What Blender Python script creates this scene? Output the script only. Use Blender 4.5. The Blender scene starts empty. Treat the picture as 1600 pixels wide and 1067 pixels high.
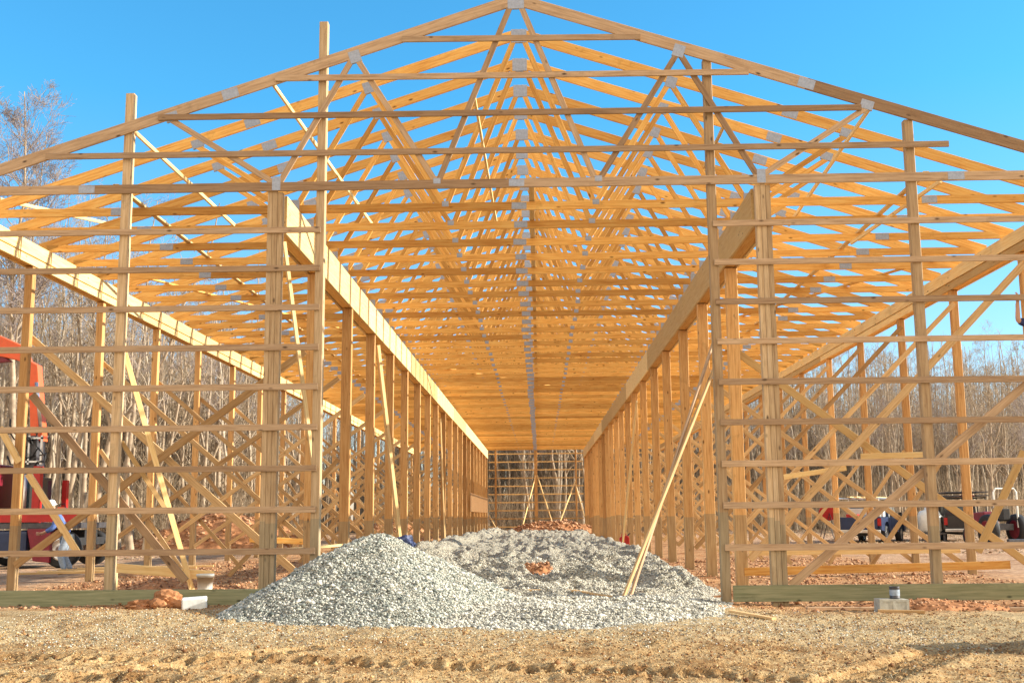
import bpy, math, random
import numpy as np
from mathutils import Vector, Matrix, Euler
random.seed(7); RNG = np.random.default_rng(7)
S = bpy.context.scene; COL = S.collection
R = math.radians

# ------------------------------------------------------------------ camera
cx, D, hh, yaw, pit, rol, F = 0.2823, 16.8795, 1.1893, -0.0232, 0.1544, -0.009, 1762.0
fw = Vector((math.sin(yaw)*math.cos(pit), math.cos(yaw)*math.cos(pit), math.sin(pit)))
rt = Vector((math.cos(yaw), -math.sin(yaw), 0)); up = rt.cross(fw)
r2 = rt*math.cos(rol)+up*math.sin(rol); u2 = -rt*math.sin(rol)+up*math.cos(rol)
CAM = Vector((cx, -D, hh))
cam = bpy.data.cameras.new('camera'); co = bpy.data.objects.new('camera', cam); COL.objects.link(co)
m = Matrix((r2, u2, -fw)).transposed().to_4x4(); m.translation = CAM
co.matrix_world = m
cam.sensor_width = 36; cam.lens = F/1600*36; cam.clip_end = 3000; cam.clip_start = .1
S.camera = co
def at(px, py, Y):                       # point of the plane y = Y seen at a pixel of the photo
    d = fw*F + r2*(px-800) - u2*(py-533.5)
    return CAM + d*((Y+D)/d.y)

# ------------------------------------------------------------------ world and sun
SUN_EL, SUN_AZ = R(21.5), R(1.5)             # azimuth measured from +x towards +y
w = bpy.data.worlds.new("World"); S.world = w; w.use_nodes = True
nt = w.node_tree; bg = nt.nodes['Background']
sky = nt.nodes.new('ShaderNodeTexSky'); sky.sky_type = 'NISHITA'; sky.sun_disc = False
sky.sun_elevation = SUN_EL; sky.sun_rotation = R(90)-SUN_AZ
sky.air_density = 1.3; sky.dust_density = .3; sky.ozone_density = 1.8; sky.altitude = 100
def wn(ty, **k):
    x = nt.nodes.new('ShaderNode'+ty)
    for a_, v_ in k.items(): setattr(x, a_, v_)
    return x
tint = wn('Mix', data_type='RGBA', blend_type='MULTIPLY')
tint.inputs[0].default_value = 1
nt.links.new(sky.outputs[0], tint.inputs[6])
# added warm fill: unseen cloud-patterned glow in the sky behind the camera (towards -y)
tcw = wn('TexCoord'); sxyz = wn('SeparateXYZ'); nt.links.new(tcw.outputs['Generated'], sxyz.inputs[0])
mr = wn('MapRange'); mr.inputs[1].default_value = -.15; mr.inputs[2].default_value = -.55; nt.links.new(sxyz.outputs[1], mr.inputs[0])
hz_ = wn('MapRange'); hz_.inputs[1].default_value = 0; hz_.inputs[2].default_value = .35; nt.links.new(sxyz.outputs[2], hz_.inputs[0])
tc2 = wn('Mix', data_type='RGBA'); tc2.inputs[6].default_value = (.60, .62, .88, 1); tc2.inputs[7].default_value = (.22, .70, .94, 1)
nt.links.new(hz_.outputs[0], tc2.inputs[0]); nt.links.new(tc2.outputs[2], tint.inputs[7])
cn = wn('TexNoise'); cn.inputs['Scale'].default_value = 3; cn.inputs['Detail'].default_value = 6; nt.links.new(tcw.outputs['Generated'], cn.inputs['Vector'])
cr = wn('MapRange'); cr.inputs[1].default_value = .33; cr.inputs[2].default_value = .5; nt.links.new(cn.outputs['Fac'], cr.inputs[0])
cm = wn('Math', operation='MULTIPLY'); nt.links.new(mr.outputs[0], cm.inputs[0]); nt.links.new(cr.outputs[0], cm.inputs[1])
cl = wn('Mix', data_type='RGBA'); cl.inputs[7].default_value = (6.4, 5.2, 3.8, 1)
nt.links.new(cm.outputs[0], cl.inputs[0]); nt.links.new(tint.outputs[2], cl.inputs[6]); nt.links.new(cl.outputs[2], bg.inputs[0])
bg.inputs[1].default_value = .15
sl = bpy.data.lights.new('sun', 'SUN'); sl.energy = 5.0; sl.angle = R(.5); sl.color = (1, .91, .76)
so = bpy.data.objects.new('sun', sl); COL.objects.link(so)
sd = Vector((math.cos(SUN_EL)*math.cos(SUN_AZ), math.cos(SUN_EL)*math.sin(SUN_AZ), math.sin(SUN_EL)))
so.rotation_euler = sd.to_track_quat('Z', 'Y').to_euler(); so.location = (60, 10, 50)
S.view_settings.view_transform = 'Standard'; S.view_settings.look = 'None'; S.view_settings.gamma = 1
S.view_settings.exposure = 1.0

# ------------------------------------------------------------------ materials
class N:
    def __init__(s, name, rough=.8, spec=.3):
        s.m = bpy.data.materials.new(name); s.m.use_nodes = True; s.t = s.m.node_tree
        s.b = s.t.nodes['Principled BSDF']; s.b.inputs['Roughness'].default_value = rough
        s.b.inputs['Specular IOR Level'].default_value = spec
    def n(s, ty, **k):
        x = s.t.nodes.new('ShaderNode'+ty)
        for a, v in k.items(): setattr(x, a, v)
        return x
    def l(s, a, b): s.t.links.new(a, b)
    def noise(s, vec, scale, detail=4, rough=.6):
        x = s.n('TexNoise'); x.inputs['Scale'].default_value = scale; x.inputs['Detail'].default_value = detail
        x.inputs['Roughness'].default_value = rough
        if vec is not None: s.l(vec, x.inputs['Vector'])
        return x.outputs['Fac']
    def ramp(s, fac, stops):
        x = s.n('ValToRGB'); e = x.color_ramp.elements
        while len(e) < len(stops): e.new(.5)
        for q, (p, c) in zip(e, stops): q.position = p; q.color = (*c, 1) if len(c) == 3 else c
        s.l(fac, x.inputs[0]); return x.outputs[0]
    def mix(s, f, a, b, mode='MIX'):
        x = s.n('Mix', data_type='RGBA', blend_type=mode)
        for v, i in ((f, 0), (a, 6), (b, 7)):
            if hasattr(v, 'is_linked') or hasattr(v, 'links'): s.l(v, x.inputs[i])
            elif i == 0: x.inputs[0].default_value = v
            else: x.inputs[i].default_value = (*v, 1)
        return x.outputs[2]
    def math(s, op, a, b=0.0, clamp=False):
        x = s.n('Math', operation=op); x.use_clamp = clamp
        for i, v in enumerate((a, b)):
            if isinstance(v, (int, float)): x.inputs[i].default_value = v
            else: s.l(v, x.inputs[i])
        return x.outputs[0]
    def bump(s, h, strength=.5, dist=.02):
        x = s.n('Bump'); x.inputs['Strength'].default_value = strength; x.inputs['Distance'].default_value = dist
        s.l(h, x.inputs['Height']); s.l(x.outputs[0], s.b.inputs['Normal'])
    def color(s, c): s.l(c, s.b.inputs['Base Color'])

def wood(name, a, b, c, treated=False, rough=.75):
    """a dark grain, b mid, c light; grain runs along the local x axis, every board differs"""
    k = N(name, rough, .25)
    tc = k.n('TexCoord'); oi = k.n('ObjectInfo')
    off = k.n('VectorMath', operation='MULTIPLY_ADD')
    comb = k.n('CombineXYZ'); 
    for i in range(3): k.l(oi.outputs['Random'], comb.inputs[i])
    k.l(comb.outputs[0], off.inputs[0]); off.inputs[1].default_value = (91, 37, 53); k.l(tc.outputs['Object'], off.inputs[2])
    mp = k.n('Mapping'); mp.inputs['Scale'].default_value = (.9, 16, 16); k.l(off.outputs[0], mp.inputs[0])
    g = k.noise(mp.outputs[0], 2.2, 5, .65)
    big = k.noise(off.outputs[0], .9, 2, .5)
    col = k.ramp(g, [(.32, a), (.49, b), (.66, c)])
    col = k.mix(k.math('MULTIPLY', big, .55), col, b)
    # per board tone
    tone = k.ramp(oi.outputs['Random'], [(0, (.62, .56, .50)), (.3, (.86, .84, .82)), (.6, (1, 1, 1)), (1, (1.16, 1.15, 1.12))])
    col = k.mix(1.0, col, tone, 'MULTIPLY')
    # knots
    mk = k.n('Mapping'); mk.inputs['Scale'].default_value = (2.6, 6, 6); k.l(off.outputs[0], mk.inputs[0])
    vo = k.n('TexVoronoi'); vo.inputs['Scale'].default_value = 1.0; k.l(mk.outputs[0], vo.inputs['Vector'])
    kn = k.ramp(vo.outputs['Distance'], [(.05, (1, 1, 1)), (.14, (0, 0, 0))])
    col = k.mix(kn, col, tuple(x*.4 for x in a))
    if treated:
        sx = k.n('SeparateXYZ'); k.l(tc.outputs['Object'], sx.inputs[0])
        lim = k.math('MULTIPLY_ADD', oi.outputs['Random'], .16)
        lim.node.inputs[2].default_value = 1.28
        f = k.math('LESS_THAN', sx.outputs[0], lim)
        tr = k.ramp(g, [(.3, (.17, .155, .10)), (.55, (.25, .225, .15)), (.75, (.32, .29, .20))])
        col = k.mix(k.math('MULTIPLY', f, .5), col, tr)
    stn = k.noise(off.outputs[0], 2.3, 5, .7)
    col = k.mix(k.ramp(stn, [(.60, (0, 0, 0)), (.74, (.55, .55, .55))]), col, tuple(x*.5 for x in b))
    k.color(col); k.bump(g, .25, .004)
    return k.m
M = {}
M['lumber'] = wood('fresh_lumber', (.56, .23, .05), (.82, .44, .115), (.90, .60, .21))
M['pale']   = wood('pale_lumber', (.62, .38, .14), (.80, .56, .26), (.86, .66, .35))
M['gable']  = wood('gable_shade_lumber', (.27, .165, .095), (.44, .30, .185), (.56, .40, .26))  # greyer, darker lumber copy: shade of the camera-facing gable put into the colour
M['post']   = wood('column_lumber', (.42, .20, .07), (.62, .35, .135), (.74, .48, .22), True)
M['gpost']  = wood('gable_column_lumber', (.32, .20, .11), (.52, .37, .215), (.66, .50, .32), True)  # columns greyed likewise, gable shade mixed into their colour
M['green']  = wood('treated_lumber', (.15, .17, .09), (.25, .26, .15), (.34, .34, .21))
M['grey']   = wood('old_grey_board', (.30, .24, .18), (.44, .37, .29), (.55, .48, .39))
M['brace'] = wood('brace_lumber', (.42, .235, .10), (.60, .40, .19), (.72, .52, .29))
M['ply'] = wood('brown_ply', (.20, .10, .04), (.28, .15, .06), (.34, .20, .09))
M['header'] = wood('header_lumber', (.68, .42, .17), (.84, .60, .27), (.88, .69, .36))

def plain(name, c, rough=.6, metal=0, var=.25, scale=6, spec=.4):
    k = N(name, rough, spec); tc = k.n('TexCoord')
    f = k.noise(tc.outputs['Object'], scale, 4)
    k.color(k.ramp(f, [(.3, tuple(x*(1-var) for x in c)), (.7, tuple(min(1, x*(1+var)) for x in c))]))
    k.b.inputs['Metallic'].default_value = metal
    return k.m
M['plate'] = plain('galvanised_plate', (.34, .38, .47), .5, .2, .15, 30)
M['bark'] = plain('bark', (.36, .28, .20), .95, 0, .4, 3, .1)
M['barklight'] = plain('pale_bark', (.46, .39, .30), .95, 0, .3, 3, .1)
M['twig'] = plain('twigs', (.41, .32, .22), .95, 0, .3, 1, .1)
M['twigred'] = plain('reddish_twigs', (.34, .28, .26), .95, 0, .3, 1, .1)
M['red'] = plain('red_paint', (.45, .02, .018), .35, 0, .15, 4)
M['maroon'] = plain('maroon_paint', (.20, .015, .03), .35, 0, .2, 4)
M['orange'] = plain('orange_red_paint', (.80, .13, .04), .4, 0, .12, 4)
M['black'] = plain('black_rubber', (.022, .022, .024), .7, 0, .3, 8)
M['steel'] = plain('dark_steel', (.09, .09, .10), .5, .5, .3, 8)
M['chrome'] = plain('bright_steel', (.6, .6, .6), .3, .9, .1, 8)
M['glass'] = plain('tinted_glass', (.03, .05, .06), .08, 0, .1, 2, .8)
M['white'] = plain('white_paint', (.72, .72, .70), .4, 0, .08, 5)
M['navy'] = plain('navy_paint', (.02, .035, .09), .35, 0, .2, 5)
M['dark'] = plain('charcoal_paint', (.035, .03, .03), .35, 0, .2, 5)
M['lampred'] = plain('red_lens', (.35, .01, .01), .25, 0, .1, 5)
M['plastic'] = plain('white_plastic', (.75, .76, .72), .45, 0, .1, 7)
M['foam'] = plain('white_foam', (.72, .76, .76), .8, 0, .14, 14)
M['concrete'] = plain('concrete', (.40, .40, .35), .9, 0, .25, 14)
M['skin'] = plain('skin', (.52, .30, .21), .55, 0, .08, 20)
M['denim'] = plain('pale_denim', (.30, .36, .44), .9, 0, .25, 20)
M['shirt'] = plain('blue_shirt', (.09, .16, .42), .9, 0, .25, 12)
M['navycloth'] = plain('navy_cloth', (.025, .035, .11), .9, 0, .3, 12)
M['bag'] = plain('dark_blue_bag', (.035, .05, .12), .55, 0, .5, 9)
M['boot'] = plain('boot_leather', (.30, .20, .12), .8, 0, .2, 12)
M['hair'] = plain('dark_hair', (.05, .03, .02), .8, 0, .3, 12)

def soil():
    k = N('soil', .95, .1)
    geo = k.n('NewGeometry'); P = geo.outputs['Position']
    sp = k.n('SeparateXYZ'); k.l(P, sp.inputs[0]); X, Y, Z = sp.outputs
    n1 = k.noise(P, 1.1, 5, .6); n2 = k.noise(P, 9, 6, .7); n3 = k.noise(P, 45, 3, .7); n4 = k.noise(P, .35, 4, .6)
    straw = k.ramp(n2, [(.30, (.24, .12, .05)), (.43, (.46, .28, .12)), (.60, (.60, .42, .21)), (.8, (.68, .54, .32))])
    olive = k.ramp(n3, [(.3, (.23, .16, .085)), (.5, (.50, .37, .20)), (.75, (.66, .55, .35))])
    clay = k.ramp(n2, [(.28, (.24, .10, .045)), (.5, (.50, .27, .125)), (.72, (.70, .46, .26))])
    # straw in front, olive grit near the gravel, clay indoors
    f1 = k.math('MULTIPLY_ADD', n1, 3.0); f1.node.inputs[2].default_value = -1.5
    yy = k.math('ADD', Y, f1)
    mr = k.n('MapRange'); mr.inputs[1].default_value = -5.6; mr.inputs[2].default_value = -3.9; k.l(yy, mr.inputs[0])
    front = k.mix(mr.outputs[0], straw, olive)
    spots = k.ramp(n3, [(.36, (1, 1, 1)), (.46, (0, 0, 0))])
    front = k.mix(k.math('MULTIPLY', spots, .75), front, (.16, .085, .04))
    mc = k.n('MapRange'); mc.inputs[1].default_value = -1.5; mc.inputs[2].default_value = -.1; k.l(k.math('ADD', Y, k.math('MULTIPLY', f1, .6)), mc.inputs[0])
    col = k.mix(mc.outputs[0], front, clay)
    # grey gravelly yard and leaf litter farther out
    far = k.ramp(n2, [(.3, (.24, .22, .19)), (.6, (.55, .54, .50)), (.8, (.68, .67, .62))])
    ma = k.n('MapRange'); ma.inputs[1].default_value = 8.6; ma.inputs[2].default_value = 10.2
    k.l(k.math('ADD', k.math('ABSOLUTE', X), f1), ma.inputs[0])
    mb = k.n('MapRange'); mb.inputs[1].default_value = 2.; mb.inputs[2].default_value = 6.; k.l(Y, mb.inputs[0])
    col = k.mix(k.math('MULTIPLY', k.math('MULTIPLY', ma.outputs[0], mb.outputs[0]), .22), col, far)
    lit = k.ramp(n2, [(.3, (.16, .09, .05)), (.55, (.36, .24, .14)), (.8, (.48, .36, .24))])
    r2_ = k.math('ADD', k.math('ABSOLUTE', X), k.math('MULTIPLY', Y, .25))
    md = k.n('MapRange'); md.inputs[1].default_value = 30.; md.inputs[2].default_value = 36.; k.l(k.math('ADD', r2_, k.math('MULTIPLY', f1, 1.5)), md.inputs[0])
    col = k.mix(md.outputs[0], col, lit)
    pt = k.noise(P, .9, 6, .65)
    col = k.mix(1.0, col, k.ramp(pt, [(.34, (.62, .50, .40)), (.5, (1, 1, 1)), (.7, (1.12, 1.10, 1.05))]), 'MULTIPLY')
    k.color(col)
    hsum = k.math('ADD', k.math('MULTIPLY', n2, .8), k.math('MULTIPLY', n3, .35))
    k.bump(hsum, 1.0, .07)
    return k.m
M['soil'] = soil()
def gravelm(name, light):
    k = N(name, .9, .2); geo = k.n('NewGeometry'); P = geo.outputs['Position']
    vo = k.n('TexVoronoi'); vo.inputs['Scale'].default_value = 38; k.l(P, vo.inputs['Vector'])
    sc = k.n('SeparateColor'); k.l(vo.outputs['Color'], sc.inputs[0])
    col = k.ramp(sc.outputs[0], [(0, (.40, .37, .29)), (.45, (.66, .61, .48)), (1, (.88, .82, .66))])
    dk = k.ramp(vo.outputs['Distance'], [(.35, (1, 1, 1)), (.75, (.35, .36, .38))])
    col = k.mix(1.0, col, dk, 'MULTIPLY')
    big = k.noise(P, 1.6, 3)
    col = k.mix(k.ramp(big, [(.52, (0, 0, 0)), (.72, (.6, .6, .6))]), col, light)
    gr = k.noise(P, 11, 5, .75)
    col = k.mix(1.0, col, k.ramp(gr, [(.34, (.55, .52, .47)), (.5, (1, 1, 1))]), 'MULTIPLY')
    k.color(col); k.bump(k.math('SUBTRACT', gr, k.math('MULTIPLY', vo.outputs['Distance'], .6)), 1.0, .07); return k.m
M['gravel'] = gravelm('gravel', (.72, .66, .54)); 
def island(name, stops, rough=.85):
    k = N(name, rough, .25); g = k.n('NewGeometry')
    k.color(k.ramp(g.outputs['Random Per Island'], stops)); return k.m
M['stone'] = island('crushed_stone', [(0, (.07, .085, .08)), (.25, (.24, .26, .23)), (.6, (.44, .45, .39)), (.85, (.60, .59, .51)), (1, (.80, .76, .66))])
M['palestone'] = island('pale_stone', [(0, (.15, .15, .13)), (.25, (.36, .35, .30)), (.65, (.56, .54, .45)), (1, (.80, .76, .65))])
M['clod'] = island('clods', [(0, (.12, .05, .02)), (.35, (.30, .15, .06)), (.7, (.46, .30, .13)), (1, (.58, .43, .23))])
M['redclod'] = island('clay_clods', [(0, (.17, .075, .04)), (.5, (.42, .21, .10)), (1, (.64, .40, .24))])
M['clay'] = plain('red_clay', (.38, .18, .085), .95, 0, .5, 5, .1)
M['strawm'] = island('straw', [(0, (.42, .31, .14)), (.6, (.66, .55, .30)), (1, (.78, .70, .46))])
M['litter'] = island('litter', [(0, (.20, .11, .06)), (.6, (.42, .29, .17)), (1, (.55, .44, .30))])

# ------------------------------------------------------------------ objects
ORD = 'first second third fourth fifth sixth seventh eighth ninth tenth eleventh twelfth thirteenth fourteenth fifteenth sixteenth seventeenth eighteenth nineteenth twentieth'.split()
def nth(i):                                  # 1 based
    if i <= 20: return ORD[i-1]
    t = {2: 'twenty', 3: 'thirty', 4: 'forty', 5: 'fifty'}
    te = {20: 'twentieth', 30: 'thirtieth', 40: 'fortieth', 50: 'fiftieth'}
    return te[i] if i % 10 == 0 else t[i//10]+'-'+ORD[i % 10-1]
def tag(o, label, cat, group=None, kind=None):
    if label: o['label'] = label
    if cat: o['category'] = cat
    if group: o['group'] = group
    if kind: o['kind'] = kind
    return o
def link(name, me, mat=None, parent=None):
    o = bpy.data.objects.new(name, me); COL.objects.link(o)
    if mat is not None and not me.materials: me.materials.append(mat)
    if parent: o.parent = parent
    return o
def empty(name, loc=(0, 0, 0), rz=0):
    o = bpy.data.objects.new(name, None); COL.objects.link(o); o.location = loc; o.rotation_euler = (0, 0, rz)
    o.empty_display_size = .2; return o
_bx = {}
def boxmesh(L, wy, hz, mat):
    key = (round(L, 3), round(wy, 3), round(hz, 3), mat.name)
    if key in _bx: return _bx[key]
    y, z = wy/2, hz/2; c = min(wy, hz)*.07
    # four long edges eased like planed lumber
    prof = [(-y+c, -z), (y-c, -z), (y, -z+c), (y, z-c), (y-c, z), (-y+c, z), (-y, z-c), (-y, -z+c)]
    v = [(0, *p) for p in prof]+[(L, *p) for p in prof]
    f = [tuple(range(7, -1, -1)), tuple(range(8, 16))]+[(i, (i+1) % 8, 8+(i+1) % 8, 8+i) for i in range(8)]
    me = bpy.data.meshes.new('board'); me.from_pydata(v, [], f); me.materials.append(mat); me.update()
    _bx[key] = me; return me
def board(name, p0, p1, wy, hz, mat, parent=None, ref=(0, 0, 1)):
    """a straight piece of lumber from p0 to p1; wy across, hz towards ref"""
    p0 = Vector(p0); p1 = Vector(p1); d = p1-p0; L = d.length; x = d/L
    ref = Vector(ref); z = (ref-x*ref.dot(x))
    if z.length < 1e-4: z = Vector((0, 1, 0))
    z.normalize(); y = z.cross(x)
    o = bpy.data.objects.new(name, boxmesh(L, wy, hz, mat)); COL.objects.link(o)
    mm = Matrix((x, y, z)).transposed().to_4x4(); mm.translation = p0
    if parent: o.parent = parent
    o.matrix_local = mm
    return o
class MB:
    def __init__(s): s.v = []; s.f = []
    def add(s, v, f):
        n = len(s.v); s.v += [tuple(p) for p in v]; s.f += [tuple(i+n for i in q) for q in f]; return s
    def box(s, a, b):
        x0, y0, z0 = a; x1, y1, z1 = b
        return s.add([(x0,y0,z0),(x1,y0,z0),(x1,y1,z0),(x0,y1,z0),(x0,y0,z1),(x1,y0,z1),(x1,y1,z1),(x0,y1,z1)],
                     [(0,3,2,1),(4,5,6,7),(0,1,5,4),(1,2,6,5),(2,3,7,6),(3,0,4,7)])
    def tube(s, pts, rad, n=8, caps=True):
        pts = [Vector(p) for p in pts]; rad = rad if isinstance(rad, (list, tuple)) else [rad]*len(pts)
        V = []; Fc = []
        for i, p in enumerate(pts):
            d = (pts[min(i+1, len(pts)-1)]-pts[max(i-1, 0)]).normalized()
            a = d.orthogonal().normalized() if i == 0 else (a-d*a.dot(d)).normalized()
            b = d.cross(a)
            V += [p+(a*math.cos(t*2*math.pi/n)+b*math.sin(t*2*math.pi/n))*rad[i] for t in range(n)]
        for i in range(len(pts)-1):
            for t in range(n): Fc.append((i*n+t, i*n+(t+1) % n, (i+1)*n+(t+1) % n, (i+1)*n+t))
        if caps: Fc += [tuple(range(n-1, -1, -1)), tuple(range((len(pts)-1)*n, len(pts)*n))]
        return s.add(V, Fc)
    def prism(s, prof, y0, y1, ax='y'):          # closed profile in (x,z) swept along y
        n = len(prof)
        g = (lambda p, y: (p[0], y, p[1])) if ax == 'y' else (lambda p, y: (y, p[0], p[1]))
        V = [g(p, y0) for p in prof]+[g(p, y1) for p in prof]
        return s.add(V, [tuple(range(n)), tuple(range(2*n-1, n-1, -1))]+[(i, n+i, n+(i+1) % n, (i+1) % n) for i in range(n)])
    def mesh(s, name, mat):
        me = bpy.data.meshes.new(name); me.from_pydata(s.v, [], s.f); me.materials.append(mat)
        me.update(); return me
    def build(s, name, mat, parent=None, smooth=False, bevel=0):
        me = s.mesh(name, mat)
        import bmesh
        b = bmesh.new(); b.from_mesh(me); bmesh.ops.recalc_face_normals(b, faces=b.faces)
        if bevel: bmesh.ops.bevel(b, geom=b.edges[:], offset=bevel, segments=2, affect='EDGES', profile=.6, clamp_overlap=True)
        b.to_mesh(me); b.free()
        if smooth: me.polygons.foreach_set('use_smooth', [True]*len(me.polygons))
        return link(name, me, None, parent)

# ------------------------------------------------------------------ noise and ground
def vnoise(x, y, seed=0):
    xi = np.floor(x).astype(np.int64); yi = np.floor(y).astype(np.int64); fx = x-xi; fy = y-yi
    fx = fx*fx*(3-2*fx); fy = fy*fy*(3-2*fy)
    def h(a, b):
        n = (a*374761393+b*668265263+seed*974711) & 0x7fffffff
        n = ((n ^ (n >> 13))*1274126177) & 0x7fffffff
        return ((n ^ (n >> 16)) & 0xffff)/65535.
    return (h(xi, yi)*(1-fx)+h(xi+1, yi)*fx)*(1-fy)+(h(xi, yi+1)*(1-fx)+h(xi+1, yi+1)*fx)*fy
def fbm(x, y, sc, oc=4, seed=0):
    s = 0; a = 1; t = 0
    for o in range(oc): s = s+a*(vnoise(x*sc+o*17.3, y*sc-o*9.1, seed+o)-.5); t += a; a *= .55; sc *= 2.05
    return s/t*2
def sstep(a, b, x):
    t = np.clip((x-a)/(b-a), 0, 1); return t*t*(3-2*t)
TR = [((-6.5, -5.3), (4.5, -8.3)), ((-6.5, -6.5), (3.3, -9.6)), ((.9, -9.8), (4.6, -4.9)), ((-5.6, -9.4), (-1.6, -5.2))]
def H(x, y):
    x = np.asarray(x, float); y = np.asarray(y, float)
    base = -.05-.11*sstep(1.5, 4.5, x)*sstep(8, -1, y)-.05*sstep(-1, -5, y)
    near = sstep(-14, -10, y)*sstep(9, 5, np.abs(x))*sstep(3., .5, y)
    z = base+.05*fbm(x, y, .5, 3, 3)*sstep(-40, -14, y)+.022*fbm(x, y, 2.6, 3, 8)
    z = z+near*(.024*fbm(x, y, 9, 3, 5)+.030*np.abs(fbm(x, y, 5, 3, 21)))
    inside = sstep(-.4, 1., y)*sstep(75, 70, y)*sstep(10.5, 9, np.abs(x))
    z = z+inside*(.05*np.abs(fbm(x, y, 1.3, 4, 31)))
    for (a, b), (c, d) in TR:
        L = math.hypot(c-a, d-b); ux, uy = (c-a)/L, (d-b)/L
        u = (x-a)*ux+(y-b)*uy; v = -(x-a)*uy+(y-b)*ux+.12*np.sin(u*.7)
        m_ = sstep(.26, .2, np.abs(v))*sstep(-.2, .4, u)*sstep(L, L-.6, u)
        cle = np.sin((u+np.abs(v)*.55)*2*math.pi/.17)
        z = z+m_*(-.045+.042*np.sign(cle)*np.minimum(1, np.abs(cle)*2.5)*(0.5+.7*vnoise(u*3, v*5, 77)))
        z = z+.02*sstep(.2, .27, np.abs(v))*sstep(.42, .3, np.abs(v))*sstep(-.2, .4, u)*sstep(L, L-.6, u)
    return z
def grid_mesh(name, xs, ys, hf, mat, mask=None):
    Xg, Yg = np.meshgrid(xs, ys); Z = hf(Xg, Yg); nx, ny = len(xs), len(ys)
    v = np.stack([Xg.ravel(), Yg.ravel(), Z.ravel()], 1)
    i = (np.arange(ny-1)[:, None]*nx+np.arange(nx-1)[None]).ravel()
    q = np.stack([i, i+1, i+nx+1, i+nx], 1)
    if mask is not None:
        mk = mask(Xg, Yg).ravel(); q = q[mk[q].any(1)]
        used = np.unique(q); remap = -np.ones(len(v), int); remap[used] = np.arange(len(used)); v = v[used]; q = remap[q]
    return np_mesh(name, v, q, mat)
def np_mesh(name, v, q, mat, smooth=True):
    me = bpy.data.meshes.new(name); k = q.shape[1]
    me.vertices.add(len(v)); me.vertices.foreach_set('co', np.ascontiguousarray(v, np.float32).ravel())
    me.loops.add(len(q)*k); me.loops.foreach_set('vertex_index', np.ascontiguousarray(q, np.int32).ravel())
    me.polygons.add(len(q)); me.polygons.foreach_set('loop_start', np.arange(0, len(q)*k, k, dtype=np.int32))
    me.materials.append(mat); me.update(calc_edges=True)
    if smooth: me.polygons.foreach_set('use_smooth', np.ones(len(q), bool))
    me.validate(); return me
def spread(a, b, step, far, g=1.13):
    c = list(np.arange(a, b+1e-6, step)); s = step
    while c[-1] < far: s = min(s*g, 14); c.append(c[-1]+s)
    return c
px_ = spread(0, 6.5, .042, 420); xs = np.array(sorted(set([-v for v in px_]+px_)))
yb = spread(0, 0, .05, 60, 1.3)
ys = np.array([-10.2-v for v in yb[:0:-1]]+list(np.arange(-10.2, 1.5, .045))+[1.5+v for v in spread(0, 0, .06, 520, 1.06)])
g = link('ground', grid_mesh('ground', xs, ys, H, M['soil'])); tag(g, None, None, kind='structure')

# gravel: a heap in the doorway running into a lumpy bed inside
FX = [-4.6, -4.2, -3.2, -2.0, -.8, .67, 1.6, 2.4, 2.9, 3.2, 3.5]; FY = [.4, -.45, -1.75, -2.75, -3.4, -3.75, -3.6, -2.95, -1.4, .4, 2.5]
def bedmask(x, y):                                # signed inside distance, roughly
    yf = np.interp(x, FX, FY, left=9, right=9); a = (y-yf)*.8
    xr = np.interp(y, [-4, .4, 3, 8, 60], [3.3, 3.4, 3.45, 3.45, 3.5]); b = xr-x
    xl = np.interp(y, [-3, -.5, 1, 3, 60], [-4.3, -4.3, -3.6, -3.3, -3.4]); c = x-xl
    wob = .16*fbm(x, y, 1.7, 3, 44)
    return np.minimum(np.minimum(a, b), np.minimum(c, (56-y)*.5))+wob
def HB(x, y):
    d = bedmask(x, y); e = sstep(-.05, .75, d)
    front = sstep(1.0, -1.5, y)
    e = e*(1-.45*front*sstep(1.5, .4, d)); h = .06+.03*front+.18*sstep(1, 14, y)
    amp = .3+.7*sstep(-.5, 3, y)
    lump = amp*(.38*(.5-np.abs(fbm(x*1.0, y*.8, 1.0, 4, 61)))**2*2+.16*np.abs(fbm(x, y*.8, 1.9, 4, 62))+.10*fbm(x, y, 3.3, 4, 63))+.018*fbm(x, y, 9, 2, 9)
    ridge = .10*sstep(.55, .1, np.abs(((x*.9+y*.45) % 1.5)-.75))*sstep(-1, 2, y)*(vnoise(x*.7, y*.7, 5))
    bumps = .13*np.exp(-(((x-.15)/.45)**2+((y+2.4)/.4)**2))+.10*np.exp(-(((x-1.0)/.55)**2+((y+2.6)/.45)**2))+.06*np.exp(-(((x-2.1)/.5)**2+((y+1.5)/.5)**2))
    left = .22*sstep(.9, .15, np.abs(x+2.7))*sstep(2, 5, y)
    return H(x, y)*.0-.10-.05*sstep(1.5, 3, x)*(1-sstep(-1, 8, y))+e*(h+lump+ridge+bumps+left+.02)-.10*(1-sstep(-.25, .05, d))
APX = (-2.0, -.75)
def pile_h(x, y):
    dx = x-APX[0]; dy = y-APX[1]; th = np.arctan2(dy, dx)
    rad = 2.08-.04*np.cos(th)-.30*np.sin(th)+.07*np.cos(3*th+1)+.05*np.cos(5*th)+.12*np.sin(3*th)+.1*np.sin(5*th+1)
    r = np.hypot(dx, dy)/rad
    c = np.sqrt(r*r+.0035)-.06
    return (1.08+.10*np.exp(-((r-.42)/.25)**2)*(np.cos(th-3.0) > 0)*np.cos(th-3.0))*(1-c)+.035*fbm(x, y, 2.2, 3, 71)+.016*fbm(x, y, 8, 2, 72)-.10*sstep(.45, 0., np.abs(np.abs(dx-.75)-.0))*sstep(-.4, .3, dy)*0
def HP(x, y): return pile_h(x, y)-.12
gx = np.arange(-4.9, 3.9, .045); gy = np.concatenate([np.arange(-4.2, 5, .045), 5+np.array(spread(0, 0, .05, 52, 1.02))])
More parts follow.
